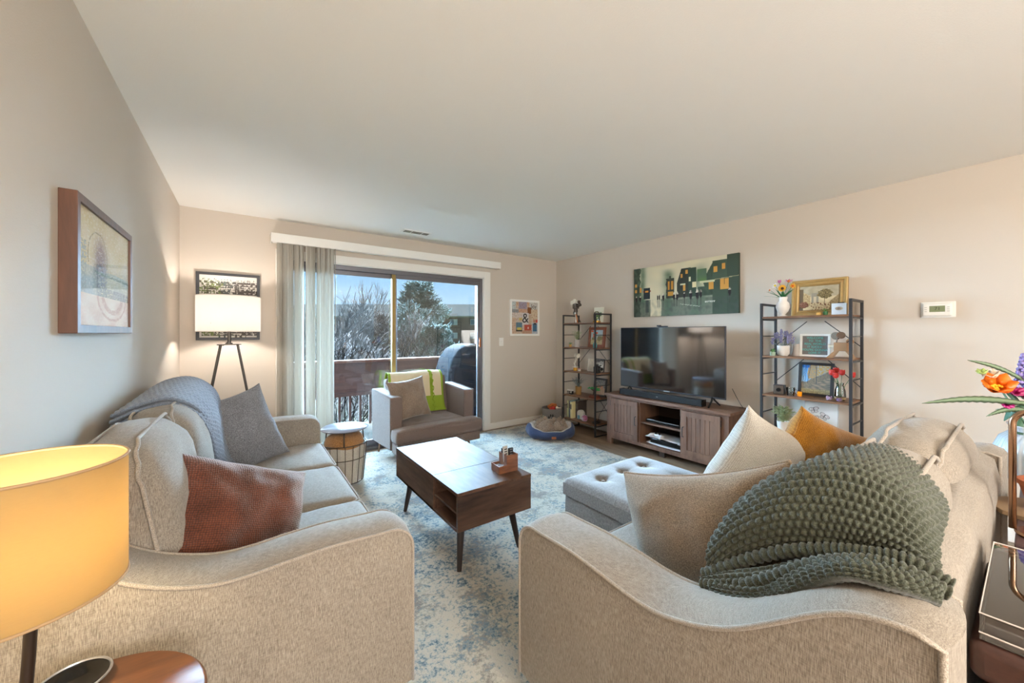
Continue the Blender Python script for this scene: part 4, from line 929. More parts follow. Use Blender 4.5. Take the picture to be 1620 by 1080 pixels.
def p_abs(u, v):
    n1 = nz(u*6, v*6, 3); n2 = nz(u*40, v*60, 4); n3 = nz(u*3, v*10, 5)
    c = mix((.84, .77, .55), (.88, .83, .70), .5+n1)
    if v < .52: c = mix((.80, .79, .66), (.62, .70, .70), clamp(.45+n3+.6*(.25-u)))
    fig = math.exp(-(((u-.38)/.10)**2+((v-.62)/.16)**2)); c = mix(c, (.48, .38, .36), clamp(fig*1.3*(1+n2)))
    if .30 < u < .50 and .28 < v < .56: c = mix(c, (.22, .30, .38), clamp(.5+n2*1.3)*(1-abs(u-.40)/.10*.5))
    if .28 < v < .36 and u > .45: c = mix(c, (.36, .38, .40), clamp(.4+n2*1.6))
    if abs(v-.485) < .012 and u > .27: c = mix(c, (.42, .50, .42), .7)
    if u < .14 and v < .72: c = mix(c, (.40, .48, .50), clamp(.3+n2*2))
    if v < .28:
        c = mix((.90, .84, .76), (.80, .62, .54), clamp(.25+n1*.8+n2*.5))
        r_ = math.hypot(u-.62, (v-.30)*1.3)
        if abs(r_-.20) < .03 or abs(r_-.30) < .015: c = mix(c, (.74, .54, .46), .6)
    r_ = math.hypot((u-.33)*1.3, v-.62)
    if abs(r_-.22) < .006 and v > .55: c = mix(c, (.5, .45, .3), .7)
    return mix(c, (.93, .92, .86), clamp(n2*1.1))
M_wf = wood('walnut_frame', '3c2418', '684330', 2, 8, .4)
t = thing('framed_picture', 'abstract art print in a deep walnut frame on the left wall', 'picture', (XL, 2.10, 1.546), PI/2)
frame(.69, .452, .028, .042, -.042, M_wf, t); painted('print', .645, .405, 130, 82, p_abs, t, y=-.034, th=.006)
g = G(); g.b2(-.32, -.0375, -.20, .32, -.036, .20); g.obj('glazing', glass('picture_glass', (1, 1, 1), 1.3, refl=.22), t, smooth=False)
rnd = random.Random(11); drops = [(rnd.uniform(.06, .94), rnd.uniform(.06, .94), rnd.uniform(.0038, .0068), rnd.random()) for _ in range(950)]
cells = {}
for d_ in drops: cells.setdefault((int(d_[0]*25), int(d_[1]*30)), []).append(d_)
def p_drops(u, v):
    c = (.78, .76, .72)
    for i in (-1, 0, 1):
        for j in (-1, 0, 1):
            for a, b, r, q in cells.get((int(u*25)+i, int(v*30)+j), ()):
                if ((u-a)/r)**2*(1+(v-b)*40)+((v-b)/(r*1.7))**2 < 1: return mix((.30, .27, .25), (.45, .52, .28) if a < .35 else (.3, .42, .40), q*clamp(1.3-a*2))
    return c
t = thing('framed_picture', 'large print of small dark and green drops in a black frame behind the floor lamp', 'picture', (-.127, YB, 1.565))
frame(.472, .615, .024, .025, -.025, M_black, t); painted('print', .43, .573, 200, 250, p_drops, t, y=-.012, th=.006)
COL = [(0, .76, .17, 1, '#bcc7c4'), (.17, .86, .27, 1, '#c9ab8d'), (.27, .78, .58, 1, '#9d93a0'), (.58, .84, .68, 1, '#cdaa8c'), (.68, .78, 1, 1, '#c9c6be'), (0, .65, .27, .76, '#8f9494'), (.27, .67, .58, .78, '#c69f85'), (.60, .63, .74, .83, '#84532f'), (.74, .46, 1, .77, '#cdb99c'), (0, .5, .4, .65, '#cfc3ba'), (.4, .28, .65, .66, '#cfcac8'), (.65, .3, .75, .6, '#bfa88f'), (.82, .36, 1, .45, '#c08f76'), (.93, .36, 1, .45, '#c2443a'), (.0, .0, .17, .5, '#c9ad95'), (.17, .08, .4, .36, '#5d7e8c'), (.2, .12, .38, .2, '#c9b45a'), (.48, .11, .76, .29, '#b8523f'), (.4, 0, .78, .11, '#b9927a'), (.78, 0, 1, .36, '#b2bcc6'), (.81, .08, .97, .32, '#3d6d8c'), (.84, .3, .94, .34, '#3a3230'), (.28, .42, .4, .5, '#c8b06b'), (.17, .08, .4, .12, '#3c3a38'), (.17, 0, .4, .08, '#c4b09a')]
def p_coll(u, v):
    c = (.78, .72, .66)
    for x0, y0, x1, y1, h_ in COL:
        if x0 <= u <= x1 and y0 <= v <= y1: c = hexc(h_[1:])
    if nz(u*34, v*26, 8) > .28 and not (.4 < u < .65 and .28 < v < .66): c = mix(c, (.55, .33, .27), .45)
    if .61 < u < .65 and .16 < v < .22 and (v-.19) < (u-.60)*1.: c = (.9, .86, .82)
    return c
t = thing('framed_picture', 'collage print with an ampersand in a white frame on the back wall', 'picture', (3.326, YB, 1.545))
frame(.536, .524, .03, .022, -.022, M_white, t); painted('print', .48, .468, 90, 90, p_coll, t, y=-.010, th=.006)
M_ink = plain('ink', '2b2725', .6); text('&', .20, M_ink, t, (.01, -.0115, -.01)); text('Joy', .085, M_ink, t, (.165, -.0115, .17))
# ---- lamps
M_shade_w = translucent('white_lampshade', 'fdf9f5', .75); M_shade_y = translucent('cream_lampshade', 'b39e78', .6); M_gun = plain('gunmetal', '55504b', .35, .8)
fl = thing('floor_lamp', 'lit tripod floor lamp with a white drum shade in the back left corner', 'floor lamp', (-.115, 3.98, 0))
def drum(parent, r, z0, z1, mat, trim, name='lamp_shade'):
    g = G(); g.lathe([(r, z0), (r, z1), (r-.0015, z1), (r-.0015, z0), (r, z0)], n=64, cap=False); s_ = g.obj(name, mat, parent, angle=60)
    for z in (z0, z1): g = G(); g.tube([(r*math.cos(2*PI*i/64), r*math.sin(2*PI*i/64), z) for i in range(64)], .0028, 6, closed=True); g.obj('shade_trim', trim, s_, angle=180)
drum(fl, .222, 1.335, 1.63, M_shade_w, plain('shade_trim_white', 'd9d2c8', .8))
g = G(); g.cyl((0, 0, 1.235), (0, 0, 1.40), .013); g.cyl((0, 0, 1.225), (0, 0, 1.24), .024); g.tube([(0, -.01, 1.26), (-.04, -.02, 1.215), (-.08, -.02, 1.222)], .003, 6); g.obj('stem', M_gun, fl)
g = G(); 
for a in (0, 2*PI/3, 4*PI/3): g.tube([(0, 0, 1.40), (.222*math.cos(a), .222*math.sin(a), 1.40)], .002, 5)
g.obj('spider', M_gun, fl)
g = G(); g.cyl((0, 0, 1.222), (0, 0, 1.228), .085, n=24); g.obj('plate', M_gun, fl)
for a in (math.radians(196), math.radians(-16), math.radians(164)):
    g = G(); g.cyl((.06*math.cos(a), .06*math.sin(a), 1.224), (.27*math.cos(a), .27*math.sin(a), 0), .010, .009, 10); g.obj('leg', M_gun, fl)
def bulb(parent, z, e, c, r=.03, x=0, y=0):
    g = G(); g.sph((x, y, z), (r, r, r*1.2), 16, 10); m = MC.get('bulb') or None
    m_ = plain('lamp_bulb_'+parent.name, 'ffffff', .5, emit=c, es=e); g.obj('bulb', m_, parent, angle=180)
bulb(fl, 1.475, 220, 'fff6ee', .032)
TL = (-.335, 1.02, 0)
tt = thing('side_table', 'small round walnut side table between the left wall and the near sofa arm', 'side table', (-.262, .995, 0))
g = G(); g.lathe([(0, .57), (.19, .57), (.197, .578), (.197, .592), (.19, .60), (0, .60)], n=56); g.obj('table_top', wood('round_walnut', '4a2a1a', '8d5936', 0, 6, .3, .2), tt, angle=50)
g = G(); g.lathe([(.13, 0), (.13, .015), (.02, .03), (.016, .3), (.02, .57)], n=24); g.obj('pedestal', M_black, tt)
tl = thing('table_lamp', 'lit table lamp with a large cream drum shade at the near left', 'table lamp', (-.3256, 1.051, .60))
drum(tl, .133, .249, .481, M_shade_y, plain('shade_trim_brown', 'a88a66', .8))
g = G(); g.tube([(.0, -.0, .012), (.008, 0, .14), (.014, 0, .29)], .0085, 14); g.obj('stem', plain('dark_bronze', '3b322c', .35, .6), tl)
g = G(); g.lathe([(0, 0), (.042, 0), (.045, .006), (.04, .012), (.01, .018), (0, .018)], n=40); g.obj('base', plain('dark_bronze', '3b322c', .35, .6), tl)
g = G()
for a in (0.5, .5+2*PI/3, .5+4*PI/3): g.tube([(0, 0, .29), (.132*math.cos(a), .132*math.sin(a), .29)], .0018, 5)
g.obj('spider', M_gun, tl); bulb(tl, .36, 135, 'ffebbe', .026)
dsh = thing('black_dish', 'glossy black dish with a silver rim on the round side table', 'dish', (-.285, 1.130, .60))
g = G(); g.lathe([(0, .004), (.035, .004), (.052, .018), (.055, .018), (.038, 0), (0, 0)], n=36); g.obj('bowl', plain('gloss_black', '0c0c0d', .15), dsh); g = G(); g.tube([(.054*math.cos(i*PI/18), .054*math.sin(i*PI/18), .019) for i in range(36)], .0025, 6, closed=True); g.obj('rim', plain('silver', 'b9b9bd', .3, .8), dsh)
# ---- round basket table
M_wire = plain('basket_wire', '5b5148', .4, .5)
bt = thing('basket_table', 'round wire basket side table with a blue-grey top beside the left sofa', 'side table', (.70, 3.49, .006))
g = G(); g.lathe([(0, .488), (.185, .488), (.192, .495), (.185, .503), (0, .503)], n=56); g.obj('table_top', plain('blue_grey_lacquer', '8e96a8', .22, spec=.7), bt, angle=50)
g = G()
for r_, z in ((.165, .485), (.178, .37), (.172, .25), (.150, .045)): g.tube([(r_*math.cos(i*PI/20), r_*math.sin(i*PI/20), z) for i in range(40)], .0035, 6, closed=True)
for i in range(18):
    a = 2*PI*i/18; g.tube([(.178*math.cos(a), .178*math.sin(a), .37), (.172*math.cos(a), .172*math.sin(a), .25), (.150*math.cos(a), .150*math.sin(a), .045)], .0028, 5)
for i in range(3):
    a = 2*PI*i/3+.3; g.tube([(.178*math.cos(a), .178*math.sin(a), .37), (.165*math.cos(a), .165*math.sin(a), .49)], .006, 6); g.tube([(.150*math.cos(a), .150*math.sin(a), .045), (.17*math.cos(a), .17*math.sin(a), .02), (.165*math.cos(a), .165*math.sin(a), .0)], .007, 6)
g.obj('wire_basket', M_wire, bt, angle=180)
g = G(); g.grid(lambda u, v: ((.145+.025*v+.003*math.sin(u*PI*18))*math.cos(2*PI*u), (.145+.025*v+.003*math.sin(u*PI*18))*math.sin(2*PI*u), .05+.30*v+.006*math.sin(u*2*PI*5)*v), 72, 8, cu=True); o_ = g.obj('cloth_liner', fabric('canvas', 'b5ab9c', 'd6cdbf', 300, (1, 1, 1), .2, .001), bt, angle=180)
g = G(); g.lathe([(0, .05), (.146, .052)], n=36); g.obj('basket_floor', MC['canvas'], bt)
g = G(); g.grid(lambda u, v: ((.155*math.sin(PI*v)**.6+.006*math.sin(u*30))*math.cos(2*PI*u), (.155*math.sin(PI*v)**.6+.006*math.sin(u*26))*math.sin(2*PI*u), .36-.095*math.cos(PI*v)+.02*math.sin(2*PI*u*2+1)*math.sin(PI*v)), 48, 16, cu=True)
tag(put(g.obj('folded_blanket', fabric('camel_knit', '96693f', 'c18f5c', 220, (1, 1, .4), .8, .003), angle=180), (.70, 3.49, .006)), 'camel brown blanket stuffed in the wire basket table', 'blanket')
# ---- dog bed and toy bin
M_navy = fabric('navy_cloth', '333f5e', '4c5a7d', 320, (1, 1, 1), .3, .001, big=.15); M_fleece = fabric('grey_fleece', 'a59c95', 'cbc3bb', 90, (1, 1, 1), .6, .004)
db = thing('dog_bed', 'navy blue oval dog bed with a grey fleece rim at the edge of the rug', 'pet bed', (3.17, 3.60, .006), math.radians(-32))
def wallh(a): f = (1+math.cos(a+PI/2))/2; return .175-.07*clamp((f-.60)/.35)
g = G()
def bed(u, v):
    a = 2*PI*u; hh = wallh(a); th = 2*PI*v; R_ = .052; cz = hh/2; yy = math.cos(th); zz = math.sin(th)
    rx, ry = .255, .19; o = R_*yy*(1.0+.15*math.cos(2*th)); pinch = .008*math.sin(a*9)
    return ((rx+o+pinch)*math.cos(a), (ry+o+pinch)*math.sin(a), .0+cz+(hh/2)*zz*abs(zz)**.0)
g.grid(bed, 80, 20, cu=True, cv=True)
g.fm = [0 if not (7 > (k % 20) >= 4) and (k % 20 < 4 or k % 20 >= 14) else 1 for k in range(len(g.f))]
g.obj('bolster', [M_navy, M_fleece], db, angle=180)
g = G(); g.grid(lambda u, v: ((.21)*v*math.cos(2*PI*u), .15*v*math.sin(2*PI*u), .07+.03*(1-v*v)+.006*nz(v*math.cos(2*PI*u)*4, v*math.sin(2*PI*u)*4)), 48, 8, cu=True); g.lathe([(.3*.7, 0), (.21, .07)], n=24, cap=False); g.obj('cushion', M_fleece, db, angle=180)
g = G(); g.box(.0, -.2475, .045, .055, .003, .03); g.obj('leather_tag', plain('tag_brown', 'a8643f', .6), db, bevel=.001)
g = G()
def bk(u, v):
    x = (u-.5)*.44; y = (v-.5)*.30; h_ = .16+.05*nz(u*4.5, v*5, 2)+.032*math.sin(u*19+v*8+3*nz(u*3, v*3))+.02*math.sin(v*24-u*11)
    e = min(u, 1-u, v, 1-v)*8; return (x*(1+.05*math.sin(v*17)), y+.03+.02*math.sin(u*13), .09+(h_-.08)*clamp(e)**.5+.02*clamp((v-.6)*3))
g.grid(bk, 70, 56); o_ = g.obj('crumpled_blanket', fabric('taupe_fleece', '837060', 'aa9887', 120, (1, 1, 1), .3, .002, sheen=.5), angle=180); o_.modifiers.new('th', 'SOLIDIFY').thickness = .006
tag(put(o_, (3.17, 3.60, .006), math.radians(-32)), 'crumpled taupe blanket lying in the dog bed', 'blanket')
tb_ = thing('toy_bin', 'grey fabric bin with a black paw print between the dog bed and the corner', 'storage bin', (3.555, 4.0, 0))
M_bin = fabric('bin_felt', '77716c', '8f8983', 300, (1, 1, 1), .3, .001); hb = .265
g = G(); g.lathe([(0, .004), (.13, .004), (.15, hb), (.145, hb), (.126, .01), (0, .01)], n=48); g.obj('bin', M_bin, tb_)
ang0 = math.radians(225)
def onbin(a, z, o_=.0015): r_ = .13+.02*z/hb+o_; return Vector((r_*math.cos(a), r_*math.sin(a), z))
def pad(g, a0, z0, ra, rz):
    k = len(g.v); n = 16; g.av(onbin(ang0+a0, z0))
    for i in range(n): g.av(onbin(ang0+a0+ra*math.cos(2*PI*i/n), z0+rz*math.sin(2*PI*i/n)))
    for i in range(n): g.af(k, k+1+i, k+1+(i+1) % n)
g = G(); pad(g, 0, .115, .20, .026)
for a_, z_ in ((-.27, .15), (-.10, .178), (.10, .178), (.27, .15)): pad(g, a_, z_, .075, .02)
g.obj('paw_print', plain('ink', '2b2725', .6), tb_, smooth=False)
for a in (ang0-1.15, ang0+1.15):
    g = G(); p = onbin(a, .17, .002); t_ = Vector((-math.sin(a), math.cos(a), 0)); o_ = Vector((math.cos(a), math.sin(a), 0))
    g.tube([p-t_*.04, p-t_*.04+o_*.012+Vector((0, 0, -.04)), p+o_*.018+Vector((0, 0, -.07)), p+t_*.04+o_*.012+Vector((0, 0, -.04)), p+t_*.04], .006, 8); g.obj('rope_handle', plain('rope', 'd8cbb2', .9), tb_, angle=180)
g = G(); g.sph((0, 0, .0), (.045, .04, .035)); g.sph((.04, .02, .015), (.025, .025, .022)); tag(put(g.obj('dog_toy', plain('red_toy', 'b32b22', .6, bump=.3)), (3.52, 3.96, .25)), 'red plush dog toy in the grey paw bin', 'dog toy')
g = G(); g.tube([(-.06, 0, 0), (0, .01, .03), (.06, 0, .005)], lambda t: .03+.01*math.sin(t*9), 10); tag(put(g.obj('dog_toy', plain('orange_toy', 'b5622c', .7, bump=.4)), (3.57, 4.02, .27)), 'orange-brown plush dog toy on top in the paw bin', 'dog toy')
g = G(); g.sph((0, 0, 0), (.022, .022, .022)); g.sph((.04, -.03, 0), (.018, .018, .018)); g.cyl((0, 0, 0), (.04, -.03, 0), .01); tag(put(g.obj('dog_toy', plain('bone_toy', 'dccbb6', .6)), (3.60, 3.95, .26)), 'small cream bone toy in the paw bin', 'dog toy')
# ================================================================ SMALL THINGS ON THE SHELVES
M_green1 = plain('leaf_green', '4f8a3c', .5, var=.25, bs=60); M_green2 = plain('leaf_sage', 'a3ad80', .6, var=.3, bs=60); M_green3 = plain('leaf_dark', '2f6b3e', .45, var=.2, bs=60)
M_greyleaf = plain('leaf_grey', '76827f', .7, var=.2); M_ceram = plain('white_ceramic', 'e9e3da', .35); M_gpot = plain('grey_pot', 'b9b1aa', .6); M_tpot = plain('tan_pot', 'a57b45', .7); M_gold = plain('gold', 'b98f45', .3, .9)
M_steel = plain('steel', 'c4c8cc', .2, 1); M_brn = plain('brown_metal', '54453b', .4, .5); M_dk = plain('dark_plastic', '262423', .4); M_cream = plain('cream_paint', 'e3dccb', .5)
def leaves(parent, n, r, h, L, w, mat, seed, z0=0, name='foliage', up=.8, stems=True):
    rnd = random.Random(seed); g = G()
    for k in range(n):
        a = rnd.uniform(0, 2*PI); t = rnd.uniform(.15, 1); rr = r*rnd.uniform(.1, 1)*t; top = Vector((rr*math.cos(a), rr*math.sin(a), z0+h*t*(1-.35*(rr/r)**2)))
        if stems and k % 4 == 0: g.tube([(0, 0, z0), (top.x*.4, top.y*.4, z0+(top.z-z0)*.6), top], .0012, 4)
        d = Vector((math.cos(a)*rnd.uniform(.2, 1), math.sin(a)*rnd.uniform(.2, 1), rnd.uniform(-.1, up))); g.leaf(top, d, L*rnd.uniform(.6, 1.1), w, n=3)
    return g.obj(name, mat, parent, angle=180)
def potlathe(parent, r0, r1, h, mat, name='pot'):
    g = G(); g.lathe([(0, 0), (r0, 0), (r1, h), (r1-.005, h), (r1-.008, h*.88), (0, h*.86)], n=28); return g.obj(name, mat, parent)
def plant(name, label, loc, r0, r1, ph, pm, **k):
    t = thing(name, label, 'plant', loc); potlathe(t, r0, r1, ph, pm); leaves(t, z0=ph*.85, **k); return t
def leaning(name, label, cat, x, y, z, w, h, bw, th, fm, fn, nx, ny, tilt=.12, mat=0, mcol='f0ece4', prof=None):
    """a framed sheet standing on a shelf and leaning back to the wall"""
    t = thing(name, label, cat, (x, y, z), RW); t.rotation_euler = (-tilt, 0, RW)
    frame(w, h, bw, th, 0, fm, t, z0=0, prof=prof, bevel=.001)
    iw, ih = w-2*bw+.006, h-2*bw+.006
    painted('print', iw, ih, nx, ny, fn, t, y=th*.4, th=th*.4, z0=bw-.003)
    return t
S1, S2, S3, S4, S5 = 1.46, 1.13, .805, .48, .155
# -- left shelf, top
t = thing('film_camera_model', 'model cinema camera with two reels on a tripod, top of the left shelf', 'figurine', (3.73, 3.71, S1), RW)
g = G(); g.b2(-.03, -.035, .20, .035, .03, .27); g.b2(-.02, -.02, .15, .02, .02, .20); g.cyl((.035, 0, .235), (.085, 0, .255), .018, .026); g.cyl((-.01, 0, .12), (-.01, 0, .16), .03); g.obj('camera_body', plain('chrome_dark', '6d6865', .25, .8), t, bevel=.003)
for x, z in ((-.04, .285), (.005, .305)): g = G(); g.lathe([(0, -.008), (.012, -.009), (.013, -.006), (.024, -.006), (.026, -.009), (.028, -.008), (.028, .008), (0, .008)], (0, 0, 0), 24, M=Matrix.Rotation(PI/2, 3, 'X')); r_ = g.obj('film_reel', M_cream, t); r_.location = (x, -.03, z)
g = G(); g.sph((.06, .0, .29), (.024, .02, .024)); g.obj('lamp_head', M_brn, t, angle=180)
for a, m_ in ((2.4, 'wood'), (-.6, 'wood'), (.9, 'metal')): g = G(); g.cyl((0, 0, .15), (.085*math.cos(a), .06*math.sin(a), .0), .007, .006, 8); g.obj('leg', M_orangewood if m_ == 'wood' else M_brn, t)
g = G(); g.cyl((0, 0, .004), (0, 0, .15), .016, .012); g.obj('column', M_steel, t)
def p_card(u, v):
    c = (.88, .87, .80)
    if tree_blob(u, v, .45, .42, .22, 3) or tree_blob(u, v, .7, .55, .13, 5) or tree_blob(u, v, .25, .25, .16, 6): c = mix((.25, .42, .30), (.60, .68, .56), .5+nz(u*9, v*9))
    if u < .05 or u > .95 or v < .04 or v > .96: c = (.92, .90, .84)
    if .42 < u < .55 and .5 < v < .56: c = (.45, .2, .2)
    return c
t = leaning('art_card', 'small botanical art card leaning on the top of the left shelf', 'picture', 3.83, 3.40, S1, .17, .21, .004, .008, M_cream, p_card, 40, 48)
t = thing('glass_cloche', 'small glass cloche over a green plant on a gold base', 'cloche', (3.68, 3.285, S1), RW)
g = G(); g.lathe([(0, 0), (.048, 0), (.05, .006), (.046, .022), (0, .024)], n=32); g.obj('base', M_gold, t); leaves(t, 40, .035, .09, .03, .009, M_green1, 2, z0=.02)
g = G(); g.lathe([(.040, .024), (.040, .10), (.034, .125), (.018, .14), (.001, .143)], n=32, cap=False); g.obj('dome', glass('clear_glass', (.98, .99, .99), 1.45), t, angle=180)
# -- left shelf, second board
plant('potted_plant', 'tiny bright green plant in a yellow wooden pot, left shelf', (3.70, 3.785, S2), .017, .02, .035, plain('yellow_wood', 'd3a458', .6), n=30, r=.022, h=.028, L=.016, w=.008, mat=M_green1, seed=4)
plant('potted_plant', 'bushy sage-green plant in a grey pot on the left shelf, beside the brown framed scene', (3.73, 3.685, S2), .036, .042, .10, M_gpot, n=120, r=.085, h=.15, L=.035, w=.010, mat=M_green2, seed=5)
def p_scene(u, v):
    c = mix((.78, .78, .72), (.62, .70, .74), v+nz(u*8, v*8)*.4)
    if v < .35: c = mix((.78, .70, .52), (.60, .55, .42), .5+nz(u*20, v*20))
    if tree_blob(u, v, .70, .42, .17, 9) or tree_blob(u, v, .88, .45, .12, 2) or tree_blob(u, v, .2, .40, .10, 2): c = mix((.55, .45, .25), (.4, .42, .3), .5+nz(u*15, v*15))
    return c
leaning('framed_picture', 'landscape print in a wide reddish wood frame on the left shelf', 'picture', 3.82, 3.43, S2, .29, .275, .04, .018, plain('red_wood', '7f4426', .35, var=.2), p_scene, 50, 44)
t = thing('flower_vase', 'little teal vase of orange flowers before the reddish wood frame, left shelf', 'vase', (3.67, 3.305, S2))
g = G(); g.lathe([(0, 0), (.02, 0), (.028, .03), (.022, .06), (.010, .075), (.012, .085), (.009, .085)], n=24); g.obj('vase', plain('teal_glaze', '5aa3a0', .25), t)
rnd = random.Random(3)
for i in range(5):
    p = Vector((rnd.uniform(-.025, .02), rnd.uniform(-.03, .03), .15+.022*i)); g = G(); g.tube([(0, 0, .07), p*.6+Vector((0, 0, .05)), p], .0014, 4); g.obj('stem', M_green3, t)
    g = G(); g.sph(p, (.014, .014, .012), 8, 6); [g.leaf(p, (math.cos(k), math.sin(k), .5), .02, .012, n=2) for k in range(6)]; g.obj('flower', plain('orange_bloom', 'd9541e', .5), t, angle=180)
# -- third board
t = thing('desk_lamp_model', 'toy-size cream articulated desk lamp on a yellow base, left shelf', 'figurine', (3.72, 3.71, S3), RW)
g = G(); g.lathe([(0, 0), (.026, 0), (.028, .03), (.024, .04), (0, .042)], n=24); g.obj('base', plain('toy_yellow', 'e0a020', .4), t); g = G(); g.lathe([(0, .042), (.045, .044), (.045, .05), (0, .052)], n=24); g.tube([(0, 0, .05), (-.02, 0, .10), (.02, 0, .15), (.0, 0, .19)], .007, 8); g.sph((-.02, 0, .10), .012); g.sph((.02, 0, .15), .012); g.sph((0, 0, .125), (.012, .012, .02)); g.obj('arm', M_cream, t)
g = G(); M = Matrix.Rotation(1.9, 3, 'Y'); g.lathe([(.012, -.03), (.018, 0), (.036, .035), (.033, .035), (.014, 0)], (.025, 0, .215), 20, M=M, cap=False); g.sph((.0, 0, .20), .018); g.obj('lamp_head', M_cream, t)
t = thing('candle_jar', 'tiny pink and cream candle jar, third board of the left shelf', 'candle', (3.70, 3.615, S3)); g = G(); g.lathe([(0, 0), (.018, 0), (.02, .004), (.02, .026), (0, .026)]); g.obj('jar', M_cream, t); g = G(); g.lathe([(0, .026), (.018, .026), (.018, .038), (0, .04)]); g.obj('lid', plain('pink', 'c98a85', .5), t)
leaning('framed_picture', 'pale portrait photo in a thin cream frame, third board of the left shelf', 'picture', 3.80, 3.50, S3, .13, .17, .008, .01, M_cream, lambda u, v: mix((.88, .84, .76), (.80, .76, .70), .5+nz(u*5, v*5)), 12, 16)
def p_dp(u, v): return mix((.80, .80, .76), (.25, .25, .27), clamp(1.4*(v-.5)+.5*nz(u*7, v*7)))
leaning('framed_picture', 'photo in a thin black frame behind the black cine camera, left shelf', 'picture', 3.835, 3.385, S3, .16, .175, .01, .012, M_black, p_dp, 24, 24)
t = thing('cine_camera', 'old black cine camera on the third board of the left shelf', 'camera', (3.70, 3.29, S3), RW)
g = G(); g.b2(-.045, -.03, 0, .03, .03, .085); g.obj('body', M_dk, t, bevel=.006); g = G(); g.b2(-.03, -.02, .085, .0, .02, .115); g.cyl((.03, 0, .055), (.075, 0, .055), .018, .022); g.obj('lens', M_dk, t, bevel=.001); g = G(); g.cyl((.02, 0, .09), (.06, 0, .105), .008); g.obj('viewfinder', M_black, t); g = G(); g.cyl((-.01, -.034, .05), (-.01, -.03, .05), .018); g.obj('side_plate', M_steel, t)
# -- fourth board
t = plant('potted_plant', 'grey needle-leaved plant in a tan pot on the left shelf', (3.73, 3.66, S4), .038, .044, .11, M_tpot, n=90, r=.09, h=.13, L=.06, w=.006, mat=M_greyleaf, seed=7, up=1.2)
t = thing('small_camera', 'small silver and black camera before the grey-leaved plant, left shelf', 'camera', (3.66, 3.745, S4), RW); g = G(); g.b2(-.045, -.018, 0, .045, .018, .045); g.obj('body', M_dk, t, bevel=.003); g = G(); g.b2(-.046, -.019, .045, .046, .019, .06); g.obj('top_plate', M_ceram, t, bevel=.002); g = G(); g.cyl((-.005, -.018, .022), (-.005, -.036, .022), .018); g.obj('lens', M_steel, t); g = G(); g.b2(.02, -.019, .02, .04, -.017, .04); g.obj('front_panel', M_ceram, t, smooth=False)
def p_group(u, v):
    c = mix((.40, .42, .44), (.62, .60, .55), .5+nz(u*10, v*10, 4))
    if v < .45: c = mix((.62, .48, .40), (.72, .64, .54), .5+nz(u*16, v*16, 1))
    if tree_blob(u, v, .35, .5, .13, 1) or tree_blob(u, v, .66, .5, .13, 4): c = (.70, .52, .42)
    return c
leaning('framed_picture', 'colour photo in a wide black frame behind the toy bonsai, left shelf', 'picture', 3.82, 3.37, S4, .22, .245, .026, .014, M_black, p_group, 40, 40)
t = thing('toy_bonsai', 'small brick-built green bonsai on a reddish brown base', 'figurine', (3.67, 3.32, S4), RW); g = G(); g.b2(-.06, -.035, 0, .07, .035, .028); g.b2(-.05, -.03, .028, .06, .03, .04); g.obj('base', plain('brick_brown', '7a3f2a', .4), t, bevel=.002)
g = G(); g.tube([(-.005, 0, .04), (.015, 0, .07), (-.01, 0, .095), (-.05, 0, .115)], .008, 8); g.tube([(.0, 0, .085), (.05, 0, .11)], .006, 8); g.obj('trunk', plain('brown_toy', '4c3527', .5), t)
g = G(); rnd = random.Random(4)
for cx, cz, n in ((-.06, .125, 22), (.055, .12, 20), (0, .13, 12)):
    for k in range(n): g.sph((cx+rnd.uniform(-.03, .03), rnd.uniform(-.025, .025), cz+rnd.uniform(-.01, .012)), (.011, .011, .006), 8, 5)
g.obj('foliage', plain('toy_green', '2e9a4a', .35), t)
# -- bottom board: books
def book(label, y, w, h, d, c, page='e8e0cf', x=3.66, tilt=0):
    t = thing('book', label, 'book', (x, y, S5), RW, 'books on the bottom board of the left shelf'); g = G()
    pts = [(-w/2, d, 0), (-w/2, .004, 0), (-w/4, -.002, 0), (w/4, -.002, 0), (w/2, .004, 0), (w/2, d, 0), (w/2-.002, d, 0), (w/2-.002, .006, 0), (-w/2+.002, .006, 0), (-w/2+.002, d, 0)]
    g.ext(pts, (0, 0, h)); g.obj('cover', plain('book_'+c, c, .6), t, smooth=False); g = G(); g.b2(-w/2+.0022, .0062, .003, w/2-.0022, d-.004, h-.003); g.obj('pages', plain('pages', page, .8), t, smooth=False)
    g = G(); g.b2(-w*.3, -.003, h*.55, w*.3, -.0022, h*.85); g.obj('spine_label', plain('spine_ink', '6a6458', .7), t, smooth=False); t.rotation_euler[1] = tilt; return t
book('pale lime book, leftmost on the bottom board of the left shelf', 3.800, .030, .225, .15, 'd0cf9a'); book('slim black and white spined book between the lime and the teal book', 3.772, .020, .222, .15, '6d6d6c')
book('teal book between the slim dark and the cream book', 3.747, .024, .232, .16, '8fb7bb'); book('thick cream-yellow book, foremost on the bottom board', 3.712, .038, .222, .15, 'e3d39a', x=3.64); book('large dark brown book behind the white stone arch', 3.665, .05, .235, .17, '4b423d', x=3.70)
t = thing('stone_arch', 'small white and blue arch ornament beside the books', 'ornament', (3.69, 3.59, S5), RW); g = G(); pts = []
for i in range(13): a = PI*i/12; pts.append((.058*math.cos(a), 0, .075+.05*math.sin(a)))
g.ext([(.058, 0, 0)]+pts+[(-.058, 0, 0)], (0, .04, 0)); g.obj('arch', plain('white_stone', 'cfc9bd', .8, var=.1, bs=40), t, bevel=.004); g = G(); g.b2(-.045, -.004, .0, -.005, .0, .05); g.obj('blue_inlay', plain('blue_glaze', '6f9fb0', .4), t, smooth=False)
g = G(); g.sph((0, 0, .038), (.042, .042, .038), 24, 14); g.mi = 1
